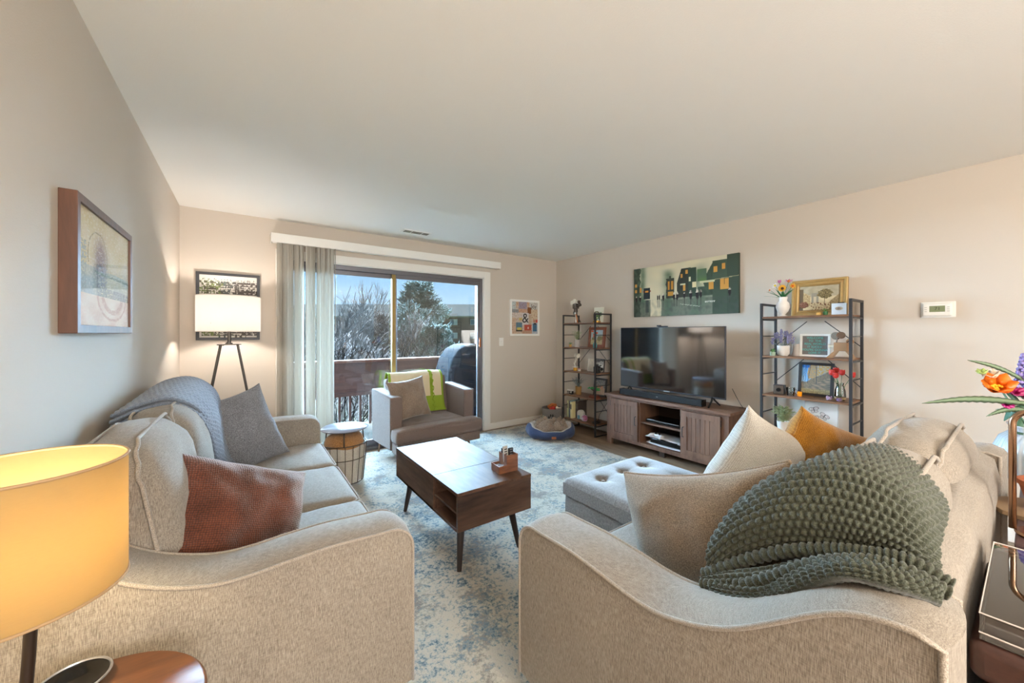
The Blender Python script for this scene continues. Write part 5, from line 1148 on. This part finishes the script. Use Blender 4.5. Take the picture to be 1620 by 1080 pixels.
for k, tl_ in enumerate((0, .5, 1.0, 1.6, 2.2, 2.7)):
    M = Matrix.Rotation(tl_, 3, 'X') @ Matrix.Rotation(k*.9, 3, 'Z'); g.tube([M @ Vector((.0425*math.cos(i*PI/16), .0425*math.sin(i*PI/16), 0))+Vector((0, 0, .039)) for i in range(32)], .0022, 5, closed=True)
tag(put(g.obj('yarn_ball', [plain('magenta', 'b04a78', .8), plain('lilac_white', 'd9d2e0', .8)]), (3.66, 3.48, S5)), 'pink and white ball of yarn on the bottom board', 'yarn')
g = G(); 
for k in range(4): g.tube([(.045*math.cos(i*PI/10), .05*math.sin(i*PI/10)-.01*k, .006+.006*k+.003*math.sin(i)) for i in range(20)], .003, 5, closed=True)
g.tube([(.045, 0, .008), (.12, .03, .1), (.21, .0, .22), (.22, -.05, .30)], .003, 5); tag(put(g.obj('cable_coil', M_blackpl), (3.68, 3.31, S5)), 'coiled black cable on the bottom board of the left shelf', 'cable')
# -- right shelf, top
t = thing('flower_vase', 'white vase with a sunflower, pink and white blooms on top of the right shelf', 'vase', (3.70, 1.245, S1), RW)
g = G(); g.lathe([(0, 0), (.03, 0), (.03, .006), (.014, .014), (.038, .045), (.05, .08), (.045, .11), (.028, .135), (.034, .165), (.031, .165), (.024, .135), (.04, .10), (0, .05)], n=32); g.obj('vase', M_ceram, t, angle=70)
def flower(parent, p, kind, col, c2='e9c63a', r=.03, face=(0, -1, .3), n=10):
    F = Vector(face).normalized(); x = F.orthogonal().normalized(); y = F.cross(x); p = Vector(p)
    g = G(); g.tube([(0, 0, .12), (p.x*.5, p.y*.5, .12+(p.z-.12)*.6), p], .0016, 5); g.obj('stem', M_green3, parent)
    g = G()
    for k in range(n):
        a = 2*PI*k/n; d = x*math.cos(a)+y*math.sin(a)+F*(.25 if kind == 'open' else 1.4); g.leaf(p, d, r, r*(.5 if kind == 'open' else .8), up=F, n=3, curl=-.2)
    fo = g.obj('flower', plain('bloom_'+col, col, .5), parent, angle=180)
    if kind == 'open': g = G(); g.sph(p+F*.004, r*.33, 10, 6); g.obj('flower_centre', plain('bloom_'+c2, c2, .7), fo, angle=180)
flower(t, (.01, -.035, .235), 'open', 'e8a51e', '4a2c18', .034, (0, -1, .15), 18)
flower(t, (-.02, -.01, .285), 'cup', 'bf6f9a', r=.03, face=(0, -.2, 1), n=7); flower(t, (.045, -.01, .29), 'open', 'cf86ab', 'd98030', .034, (.2, -.5, 1), 7)
flower(t, (-.05, -.01, .265), 'open', 'e8e0dc', 'e9c63a', .03, (-.4, -.8, .5), 8); flower(t, (-.085, -.02, .23), 'open', 'ecd9c6', 'd9772a', .022, (-.7, -.7, .2), 6); flower(t, (.075, -.02, .25), 'open', 'e0a82c', 'd8641c', .028, (.5, -.8, .2), 7)
g = G()
for a, tl_, L in ((-2.2, .6, .13), (-1.9, 1.2, .10), (-.9, .8, .11), (-.5, 1.1, .12), (-2.6, 1.0, .10), (2.9, .45, .15), (-1.4, 1.0, .09)): g.leaf((0, 0, .15), (math.cos(a), math.sin(a)*.5, tl_), L, .022, n=5)
g.obj('leaves', M_green3, t, angle=180)
def p_paris(u, v):
    n1 = nz(u*8, v*8, 2); n2 = nz(u*26, v*26, 3); c = mix((.80, .75, .62), (.88, .82, .66), .5+n1)
    if v > .55: c = mix((.72, .68, .58), (.66, .62, .52), .5+n1)
    if u < .28 and v < .85-.9*u and v > .2: c = mix((.60, .50, .36), (.82, .74, .56), .5+n2)
    if u < .10 and v < .9: c = (.42, .36, .28)
    if .32 < u < .50 and .28 < v < .72: c = (.60, .58, .52) if not (.37 < u < .45 and v < .55) else (.80, .75, .64)
    if u > .78 and v < .35+.6*(u-.78)*2: c = mix((.52, .45, .33), (.66, .58, .44), .5+n2)
    if tree_blob(u, v, .66, .66, .19, 4): c = mix((.36, .32, .22), (.60, .54, .38), .5+n2*1.4)
    if .64 < u < .66 and .2 < v < .6: c = (.35, .3, .22)
    if v < .3 and n2 > .2 and .3 < u < .8: c = (.45, .28, .22)
    if tree_blob(u, v, .12, .22, .13, 8): c = mix((.42, .24, .18), (.62, .5, .42), .5+n2)
    return c
leaning('framed_picture', 'old city street scene in a wide stepped gold frame on top of the right shelf', 'picture', 3.83, 1.045, S1, .37, .31, .058, .035, plain('gold_frame', 'b7975f', .45, .25, var=.12, bs=40), p_paris, 70, 56, .08, prof=[(0, .035), (0, .004), (.006, 0), (.020, .002), (.024, .012), (.034, .012), (.040, .005), (.048, .010), (.058, .024), (.058, .035)])
plant('potted_plant', 'tiny green succulent in a gold cube pot, right shelf top', (3.67, .952, S1), .013, .016, .03, M_green3, n=24, r=.02, h=.03, L=.018, w=.007, mat=M_green1, seed=9)
g = G(); g.b2(-.018, -.012, 0, .018, .012, .022); tag(put(g.obj('wooden_block', plain('yellow_wood', 'd3a458', .6), bevel=.002), (3.64, .985, S1)), 'little golden wooden block beside the tiny succulent, top of the right shelf', 'block')
t = thing('box_camera', 'old box camera with a pale blue face on top of the right shelf', 'camera', (3.66, .868, S1), RW+.15); g = G(); g.b2(-.042, 0, 0, .042, .09, .088); g.obj('body', M_dk, t, bevel=.002); g = G(); g.b2(-.043, -.004, 0, .043, 0, .088); g.obj('face_plate', plain('pale_blue', 'c4d2de', .4), t, bevel=.001)
g = G(); g.lathe([(0, 0), (.010, 0), (.011, -.004), (.016, -.003), (.017, 0)], (0, -.006, .048), 24, M=Matrix.Diagonal((1.3, 1, .8)) @ Matrix.Rotation(PI/2, 3, 'X')); g.obj('lens', M_steel, t); g = G(); g.b2(-.01, .02, .088, .03, .04, .096); g.obj('winder', M_dk, t, smooth=False)
# -- right shelf, second board
plant('potted_plant', 'mini succulent in a mint bowl, right shelf second board', (3.66, 1.305, S2), .018, .022, .03, plain('mint', 'b5cbb2', .4), n=30, r=.022, h=.026, L=.016, w=.010, mat=M_green1, seed=12)
t = thing('potted_plant', 'lavender in a round white pot on the right shelf', 'plant', (3.71, 1.245, S2)); g = G(); g.lathe([(0, 0), (.03, 0), (.044, .02), (.045, .085), (.041, .085), (.038, .02), (.02, .03)], n=32); g.obj('pot', M_ceram, t)
rnd = random.Random(8); g = G(); f = G()
for k in range(26):
    a = rnd.uniform(0, 2*PI); r_ = rnd.uniform(.01, .085); top = Vector((r_*math.cos(a), r_*math.sin(a), .09+.10*(1-(r_/.1)**2)*rnd.uniform(.7, 1.1))); g.tube([(0, 0, .06), top], .0012, 4); g.leaf(top*.6+Vector((0, 0, .03)), (math.cos(a), math.sin(a), .5), .035, .006, n=2)
    for j in range(9): p = top+Vector((0, 0, .006*j-.015))+Vector((rnd.uniform(-1, 1), rnd.uniform(-1, 1), 0))*.006; f.sph(p, (.006, .006, .005), 6, 4)
g.obj('stems', M_greyleaf, t, angle=180); f.obj('lavender_flowers', plain('lavender', '8d88a6', .8, var=.2), t, angle=180)
t = thing('ceramic_vase', 'plain pale grey vase between the lavender and the letter board, right shelf', 'vase', (3.78, 1.172, S2)); g = G(); g.lathe([(0, 0), (.034, 0), (.030, .02), (.024, .06), (.027, .10), (.024, .10), (.02, .05), (0, .02)], n=28); g.obj('vase', M_gpot, t)
t = leaning('letter_board', 'white framed grey letter board with turquoise words on the right shelf', 'letter board', 3.76, 1.047, S2, .20, .185, .016, .016, M_white, lambda u, v: mix((.50, .48, .47), (.44, .42, .41), .5+.5*math.sin(v*150)), 4, 80, .08)
M_tq = plain('turquoise_letters', '5fd0c4', .5)
for i, s_ in enumerate(('WELCOME', 'TO  THE', 'REAL WORLD', 'IT SUCKS!', "YOU'RE GONNA", 'LOVE IT')): text(s_, .0235, M_tq, t, (0, .0045, .152-.0243*i), sx=.95)
t = thing('projector_model', 'light wood model film projector with big reels on the right shelf', 'figurine', (3.68, .868, S2), RW); M_lw = plain('plywood', '997350', .6, var=.1, bs=50)
g = G(); g.b2(-.03, -.03, .055, .05, .03, .12); g.obj('body', M_lw, t, bevel=.003)
for x, s_ in ((-.02, -1), (.045, 1)):
    for y in (-.025, .02): g = G(); g.ext([(x-.008, y, .055), (x+.012, y, .055), (x+.012+s_*.035, y, 0), (x-.014+s_*.045, y, 0)], (0, .006, 0)); g.obj('leg', M_lw, t, smooth=False)
def reel(g, x, y, z, r, th=.01):
    M = Matrix.Rotation(PI/2, 3, 'X'); g.lathe([(0, -th/2), (r, -th/2), (r, th/2), (0, th/2)], (x, y, z), 28, M=M); 
    for k in range(6): a = k*PI/3; g.lathe([(0, 0), (r*.2, 0), (r*.2, .001)], (x+r*.6*math.cos(a), y-th/2-.001, z+r*.6*math.sin(a)), 10, M=M)
for x, z, r_, m_ in ((-.022, .170, .030, M_steel), (.010, .175, .026, plain('dark_ply', '6f5038', .6)), (.062, .128, .022, M_lw)): g = G(); reel(g, x, 0 if m_ is M_steel else -.012, z, r_); g.obj('film_reel', m_, t)
g = G(); g.cyl((-.03, 0, .09), (-.055, 0, .09), .014, .010); g.lathe([(.008, -.012), (.016, -.012), (.016, 0), (.008, 0), (.008, -.012)], (-.055, 0, .09), 20, M=Matrix.Rotation(PI/2, 3, 'Y'), cap=False); g.obj('lens', M_cream, t); g = G(); g.tube([(-.015, -.02, .12), (-.01, -.02, .15), (.0, -.012, .18)], .004, 6); g.tube([(.045, -.02, .12), (.062, -.012, .14)], .004, 6); g.obj('reel_arm', M_brn, t)
# -- right shelf, third board
t = thing('box_camera', 'small black box camera with a round lens on the right shelf, beside the glass mug', 'camera', (3.67, 1.265, S3), RW+.1); g = G(); g.b2(-.038, 0, 0, .038, .06, .078); g.obj('body', M_dk, t, bevel=.002); g = G(); g.b2(-.034, -.003, .005, .034, 0, .073); g.obj('front_panel', plain('taupe_metal', '7b7168', .4, .5), t, smooth=False); g = G(); g.cyl((0, -.003, .038), (0, -.014, .038), .018, .015); g.obj('lens', M_blackpl, t)
t = thing('glass_mug', 'clear glass mug on the right shelf before the black photo frame', 'mug', (3.665, 1.178, S3), RW); g = G(); g.lathe([(0, .002), (.024, .002), (.03, .05), (.03, .068), (.028, .068), (.022, .006), (0, .006)], n=28); MG = glass('mug_glass', (.86, .88, .87), 1.5, refl=1.6); g.obj('cup', MG, t); g = G(); g.tube([(.028, 0, .055), (.046, 0, .05), (.044, 0, .025), (.025, 0, .02)], .0035, 8); g.obj('handle', MG, t)
def p_fall(u, v):
    n1 = nz(u*7, v*7, 5); n2 = nz(u*22, v*22, 6); hill = .38+.52*max(0, u-.12)
    c = mix((.30, .55, .80), (.62, .76, .86), clamp(1.2-v+.3*n1))
    if v > .9-.1*u and u < .45: c = (.20, .45, .75)
    if v > hill and tree_blob(u, v, .5, .72, .30, 7): c = mix((.78, .62, .40), (.62, .60, .55), .5+n2)
    if v > hill and u > .55: c = mix((.80, .62, .30), (.70, .72, .74), .5+n2)
    if v < hill+.03*n1: c = mix((.58, .52, .44), (.46, .45, .40), .5+n2)
    if v < hill-.22: c = mix((.66, .58, .50), (.44, .44, .40), clamp(.5+nz(u*5, v*24, 8)*1.6))
    if v < .16: c = mix((.55, .52, .40), (.72, .66, .50), .5+n2)
    for x0, sl in ((.08, .12), (.14, .06), (.24, .16), (.52, -.05)):
        if abs(u-(x0+sl*(v-.5))) < .008 and v > .35: c = (.24, .30, .36)
    return c
leaning('framed_picture', 'autumn lakeside photo in a black frame on the right shelf', 'picture', 3.79, 1.052, S3, .235, .275, .022, .018, M_black, p_fall, 66, 80)
t = thing('amber_votive', 'small amber glass votive in front of the autumn photo', 'votive', (3.70, 1.128, S3)); g = G(); g.lathe([(0, 0), (.015, 0), (.017, .035), (.014, .035), (.012, .006), (0, .006)]); g.obj('cup', plain('amber', 'd98a1a', .15, emit='e88a10', es=.25), t)  # faint glow put into the amber glass; the cup is no lamp
for lab, x, y, s_ in (('clear and violet amethyst crystal on the right shelf, left of the rose vase', 3.66, .928, 1), ('small dark amethyst crystal in front of the rose vase', 3.64, .862, .85)):
    rnd = random.Random(int(y*1000)); g = G()
    g.sph((0, 0, .012*s_), (.026*s_, .018*s_, .013*s_), 9, 5); r0 = G()
    for k in range(14): p = Vector((rnd.uniform(-.02, .02), rnd.uniform(-.013, .013), .014))*s_; d = Vector((p.x*20, p.y*20, 1)).normalized(); g.tube([p, p+d*.012*s_, p+d*.019*s_], lambda q: .006*s_*(1 if q < .6 else .05), 6)
    tag(put(g.obj('amethyst', plain('amethyst'+str(s_), 'a893ad' if s_ == 1 else '77607c', .15, spec=.9, var=.3, bs=80), smooth=False), (x, y, S3)), lab, 'crystal')
t = thing('rose_vase', 'clear glass vase of red roses on the right shelf', 'vase', (3.69, .868, S3), RW); g = G(); g.lathe([(0, .002), (.026, .002), (.036, .03), (.032, .08), (.020, .12), (.024, .135), (.023, .135), (.018, .12), (.030, .08), (.033, .03), (0, .008)], n=32); g.obj('vase', MG, t)
g = G(); g.lathe([(.03, .012), (.035, .025), (.033, .032)], n=24, cap=False); g.obj('twine', plain('twine', 'a58a62', .9), t)
for i, (x, y, z) in enumerate(((-.045, -.02, .21), (-.02, -.03, .19), (.015, -.02, .215), (.07, 0, .20), (-.03, .02, .225))):
    g = G(); g.tube([(.01*(i-2)/2, 0, .02), (x*.4, y*.4, .12), (x, y, z)], .0018, 5); g.leaf((x*.5, y*.5, .14), (x*10+.3, -.4, .2), .035, .014, n=3); g.obj('stem', M_green3, t, angle=180)
    g = G(); rnd = random.Random(i); p = Vector((x, y, z)); g.sph(p, (.019, .019, .019), 10, 6)
    for k in range(11): a = k*2.4; d = Vector((math.cos(a), math.sin(a), .9)); g.leaf(p-Vector((0, 0, .008)), d, .036, .034, n=4, curl=-.35)
    g.obj('rose', plain('rose_red', 'c42a22', .45), t, angle=180)
# -- right shelf, fourth board
plant('potted_plant', 'bushy variegated green plant in a white pot, right shelf behind the pillows', (3.72, 1.25, S4), .037, .046, .095, M_ceram, n=230, r=.085, h=.135, L=.034, w=.026, mat=M_green2, seed=21)
BF = [(.30, .66, .17, .12, .3), (.60, .52, .15, .11, -.5), (.33, .42, .13, .11, .4), (.62, .30, .15, .10, -.3)]
def p_but(u, v):
    c = (.90, .89, .87)
    for cx, cy_, a, b, rt in BF:
        dx, dy = (u-cx), (v-cy_)*1.3; x = dx*math.cos(rt)+dy*math.sin(rt); y = -dx*math.sin(rt)+dy*math.cos(rt)
        for sx in (-1, 1):
            for k, (ox, oy, ra, rb) in enumerate(((.07, .05, .085, .055), (.05, -.045, .06, .045))):
                q = ((x-sx*ox)/ra)**2+((y-oy)/rb)**2
                if q < 1: c = mix((.78, .72, .70), (.88, .86, .84), clamp(.6+nz(u*20, v*20)))
                if .78 < q < 1.12: c = (.35, .33, .32)
        if abs(x) < .008 and abs(y) < .08: c = (.25, .24, .23)
    return c
t = leaning('framed_picture', 'white print of four butterfly drawings in a thin pale frame, right shelf', 'picture', 3.80, 1.022, S4, .225, .315, .006, .012, plain('pale_frame', 'c9c4bc', .4), p_but, 90, 120, .1)
text('PABLO PICASSO', .019, plain('ink', '2b2725', .6), t, (0, .0035, .285))
t = thing('yellow_flowers', 'small yellow brick-built flowers before the butterfly print', 'figurine', (3.66, .962, S4)); g = G(); g.b2(-.015, -.02, 0, .015, .02, .035); g.obj('planter', M_green3, t, smooth=False); g = G(); rnd = random.Random(2)
for k in range(12): g.sph((rnd.uniform(-.015, .015), rnd.uniform(-.028, .028), .045+rnd.uniform(0, .025)), (.011, .011, .007), 8, 5)
g.obj('flower', plain('toy_yellow2', 'e8a012', .4), t)
t = thing('movie_camera', 'silver and grey cine camera on the fourth board of the right shelf', 'camera', (3.66, .872, S4), RW+.3); g = G(); g.b2(-.05, 0, 0, .05, .06, .085); g.obj('body', plain('taupe_metal', '7b7168', .4, .5), t, bevel=.003); g = G(); g.b2(-.054, -.004, 0, -.02, .062, .092); g.obj('front_plate', M_steel, t, bevel=.002); g = G(); g.cyl((-.037, -.004, .06), (-.037, -.016, .06), .010); g.cyl((.018, 0, .04), (.018, -.006, .04), .012); g.obj('lens', M_blackpl, t); g = G(); g.b2(0, .01, .085, .04, .04, .10); g.obj('viewfinder', M_steel, t, bevel=.002)
# ================================================================ BEHIND THE RIGHT SOFA
M_dkwood = wood('dark_console', '33272a', '5a4647', 0, 6, .3, .15)
cn = thing('console_table', 'long dark wooden console table behind the right sofa', 'table', (1.48, -.17, 0))
g = G(); g.b2(.22, -.20, .72, 1.44, .205, .75); g.obj('table_top', M_dkwood, cn, bevel=.004)
g = G(); g.b2(.26, -.16, .64, 1.40, .165, .72); g.obj('apron', M_dkwood, cn, smooth=False)
for x in (.26, 1.36):
    for y in (-.17, .14): g = G(); g.b2(x, y, 0, x+.04, y+.03, .72); g.obj('leg', M_dkwood, cn, smooth=False)
rc = thing('record_stand', 'low reddish-brown record stand at the near right corner under the turntable', 'cabinet', (1.27, -.16, 0))
M_mahog = wood('mahogany', '2f1d1a', '4d322b', 0, 7, .3, .2)
g = G(); g.b2(-.24, -.25, .10, .27, .215, .70); g.obj('body', M_mahog, rc, bevel=.008)
for x in (-.22, .22):
    for y in (-.2, .17): g = G(); g.cyl((x, y, 0), (x, y, .10), .014, .02, 10); g.obj('leg', M_mahog, rc)
tn = thing('turntable', 'brown record player under a clear dust cover at the near right', 'record player', (1.24, -.145, .70), math.radians(0))
g = G(); g.b2(-.20, -.20, .012, .22, .215, .082); g.obj('plinth', M_mahog, tn, bevel=.018, seg=5)
for x in (-.16, .17):
    for y in (-.16, .17): g = G(); g.cyl((x, y, 0), (x, y, .012), .02); g.obj('foot', M_blackpl, tn)
g = G(); g.lathe([(0, 0), (.148, 0), (.15, .004), (.15, .014), (0, .014)], (-.02, -.0, .082), 56); g.obj('platter', M_dk, tn); g = G(); g.tube([(.17, -.12, .10), (.17, -.05, .118), (.15, .05, .116), (.09, .10, .108)], .005, 8); g.cyl((.17, -.12, .082), (.17, -.12, .11), .02); g.obj('tonearm', M_steel, tn)
ML = glass('acrylic', (.86, .85, .85), 1.5, refl=1.8, base=.06); g = G(); x0, x1, y0, y1, z0, z1 = -.19, .19, -.18, .203, .084, .130
g.b2(x0, y0, z1-.004, x1, y1, z1); g.b2(x0, y0, z0, x0+.004, y1, z1-.004); g.b2(x1-.004, y0, z0, x1, y1, z1-.004); g.b2(x0+.004, y1-.004, z0, x1-.004, y1, z1-.004); g.b2(x0+.004, y0, z0, x1-.004, y0+.004, z1-.004); lid = g.obj('dust_cover', ML, tn, smooth=False)
g = G(); rr_ = .0016
for z in (z0+.012, z1): g.tube([(x0, y0, z), (x1, y0, z), (x1, y1, z), (x0, y1, z)], rr_, 5, closed=True)
g.obj('cover_edge', plain('acrylic_edge', 'c9c2bc', .2), lid)
g = G(); g.b2(-.03, -.03, 0, .03, .03, .085); tag(put(g.obj('wooden_block', plain('maple', 'a98558', .5), bevel=.002), (1.495, .02, .70)), 'light maple block on the record stand behind the turntable', 'block')
# candle warmer lamp, vase, terracotta pot
cw_ = thing('warmer_lamp', 'rose-gold arched lamp with a ribbed glass shade on the console table', 'lamp', (1.80, -.05, .75)); M_rg = plain('rose_gold', 'b8957a', .22, 1)
g = G(); pts = [(0, .09, .01), (0, .09, .31)]+[(0, .05+.04*math.cos(a), .31+.04*math.sin(a)) for a in [PI/2*i/8 for i in range(1, 9)]]+[(0, 0, .35), (0, -.04, .35), (0, -.06, .32)]; g.tube(pts, .0075, 12); g.obj('arch', M_rg, cw_, angle=180)
g = G(); g.lathe([(0, 0), (.055, 0), (.058, .006), (.055, .012), (0, .012)], (0, .03, 0), 40); g.obj('base', M_rg, cw_)
g = G(); g.lathe([(.022, .26), (.028, .24), (.055, .17), (.07, .15)], (0, -.04, 0), 36, cap=False); g.obj('glass_shade', glass('blue_glass', (.72, .80, .86), 1.5, refl=2.2, base=.08), cw_); g = G(); g.lathe([(.0, .30), (.02, .30), (.024, .255), (0, .25)], (0, -.05, 0), 24); g.obj('cap', M_rg, cw_)
wv = thing('ribbed_vase', 'large white ribbed vase with flowers on the console table', 'vase', (2.49, -.02, .75))
g = G(); P_ = [(0, 0), (.095, 0), (.118, .02), (.123, .06), (.122, .12), (.108, .16), (.082, .185), (.082, .20), (.09, .215), (.085, .215), (.076, .198), (.076, .185), (.10, .16), (.113, .12), (0, .03)]
def vz(u, v):
    k = v*(len(P_)-1); i = min(int(k), len(P_)-2); f = k-i; r_ = P_[i][0]*(1-f)+P_[i+1][0]*f; z = P_[i][1]*(1-f)+P_[i+1][1]*f
    a = 2*PI*u; r_ *= 1+(.022*abs(math.sin(a*22)) if .012 < v < .66 else 0); lip = .02*math.exp(-((a-2.6)/.3)**2)*(z > .19); return ((r_+lip)*math.cos(a), (r_+lip)*math.sin(a), z)
g.grid(vz, 264, 56, cu=True); g.obj('vase', plain('glazed_white', 'b3b8ba', .2, spec=.7), wv, angle=180)
M_olive = plain('olive_leaf', '6d8263', .45, var=.15)
def serr(g, p, d, L, w, n=14):
    p = Vector(p); d = Vector(d).normalized(); x = d.cross(Vector((0, 0, 1))).normalized()*.25+Vector((0, 0, .95)); u = x.cross(d).normalized(); k = len(g.v)
    for i in range(n*2+1):
        t = i/(n*2); ww = w*(.9*math.sin(PI*(.15+.85*t))**.8+.05)*(1 if i % 2 == 0 else .8); c = p+d*L*t+Vector((0, 0, .02))*math.sin(PI*t); g.av(c-x*ww*.5); g.av(c+x*ww*.35); g.av(c+u*.004)
    for i in range(n*2):
        a = k+3*i; g.af(a, a+3, a+4, a+1); g.af(a+1, a+4, a+5, a+2); g.af(a+2, a+5, a+3, a)
for p, d, L, w in (((-.05, .03, .30), (-.62, .62, -.02), .36, .035), ((.0, .02, .36), (-.30, .45, .28), .22, .030), ((-.03, .03, .27), (-.5, .5, -.12), .15, .03), ((.02, .02, .30), (.3, .3, .1), .2, .04)):
    g = G(); serr(g, p, d, L, w); g.tube([(0, 0, .05), (p[0]*.6, p[1]*.6, .2), p], .003, 6); g.obj('serrated_leaf', M_olive, wv, angle=180)
g = G()
for x, y, z in ((-.10, .10, .35), (-.07, .09, .30), (.02, .05, .38), (-.03, .02, .33), (.05, 0, .3), (-.05, .07, .24)): g.tube([(0, 0, .04), (x*.35, y*.35, .2), (x, y, z)], .003, 6)
g.leaf((-.05, .06, .24), (-.25, .2, -1), .10, .05, n=5); g.leaf((-.02, .06, .26), (-.5, .3, .2), .10, .03, n=5); g.leaf((.0, .05, .27), (.1, .3, .7), .12, .05, n=5); g.leaf((.0, .05, .29), (-.3, .3, -.3), .09, .04, n=5); g.obj('stems', plain('stem_green', '4b7059', .5), wv, angle=180)
def bloom(p, col, c2, r, F, n, name='flower'):
    p = Vector(p); F = Vector(F).normalized(); x = F.orthogonal().normalized(); y = F.cross(x); g = G()
    for k in range(n): a = 2*PI*k/n; g.leaf(p, x*math.cos(a)+y*math.sin(a)+F*.55, r, r*1.0, up=F, n=5, curl=-.3)
    o_ = g.obj(name, plain('bloom_'+col, col, .35), wv, angle=180)
    if c2:
        g = G(); rnd = random.Random(7); [g.sph(p+F*.008+x*rnd.uniform(-1, 1)*r*.2+y*rnd.uniform(-1, 1)*r*.2, r*.08, 6, 4) for _ in range(16)]; g.obj('flower_centre', plain('bloom_'+c2, c2, .7), o_, angle=180)
bloom((-.10, .11, .355), 'f0761c', 'f2b21c', .062, (-.6, -.15, .55), 6); bloom((-.085, .125, .395), 'e8cdb4', None, .035, (-.5, .1, 1), 6); bloom((-.11, .145, .41), 'b9cf7a', None, .022, (-.5, .1, 1), 6)
bloom((-.02, .07, .335), 'a0205e', None, .03, (-.6, -.3, .4), 8); bloom((-.075, .09, .295), 'b01c74', None, .026, (-.6, -.3, .1), 8); bloom((.03, .05, .32), '9c2450', None, .026, (-.4, -.3, .4), 8)
for bx, by, L in ((-.005, .045, .13), (.035, -.005, .15), (.03, .03, .11)):
    g = G(); rnd = random.Random(int(L*100)); 
    for k in range(60):
        t_ = k/60; r_ = .022*(1-t_)+.006; a = k*2.4; g.sph((bx+r_*math.cos(a), by+r_*math.sin(a), .36+L*t_), (.007, .007, .007), 7, 5)
    g.obj('lilac_spike', plain('lilac', '9585bd', .6), wv, angle=180); g = G(); g.tube([(0, 0, .05), (bx, by, .34), (bx, by, .36+L)], .003, 5); g.obj('stem', plain('bronze_stem', '7a5230', .6), wv)
ws = thing('wood_slice', 'pale wooden slab under the terracotta pot on the console table', 'tray', (2.03, -.03, .75)); g = G(); k = [(.125*math.cos(2*PI*i/24)*(1+.05*math.sin(i*1.7)), .125*math.sin(2*PI*i/24)*(1+.05*math.cos(i*2.1)), 0) for i in range(24)]; g.ext(k, (0, 0, .014)); g.obj('slab', plain('birch', '93795c', .6, var=.1, bs=30), ws, bevel=.002)
tp = thing('potted_plant', 'little green plant in a terracotta pot behind the rose-gold lamp', 'plant', (2.04, -.04, .764)); g = G(); g.lathe([(0, 0), (.055, 0), (.075, .075), (.078, .075), (.078, .09), (.07, .09), (.066, .07), (0, .06)], n=36); g.obj('pot', plain('terracotta', 'a8613f', .7), tp); leaves(tp, 40, .05, .05, .03, .012, M_green2, 31, z0=.07)
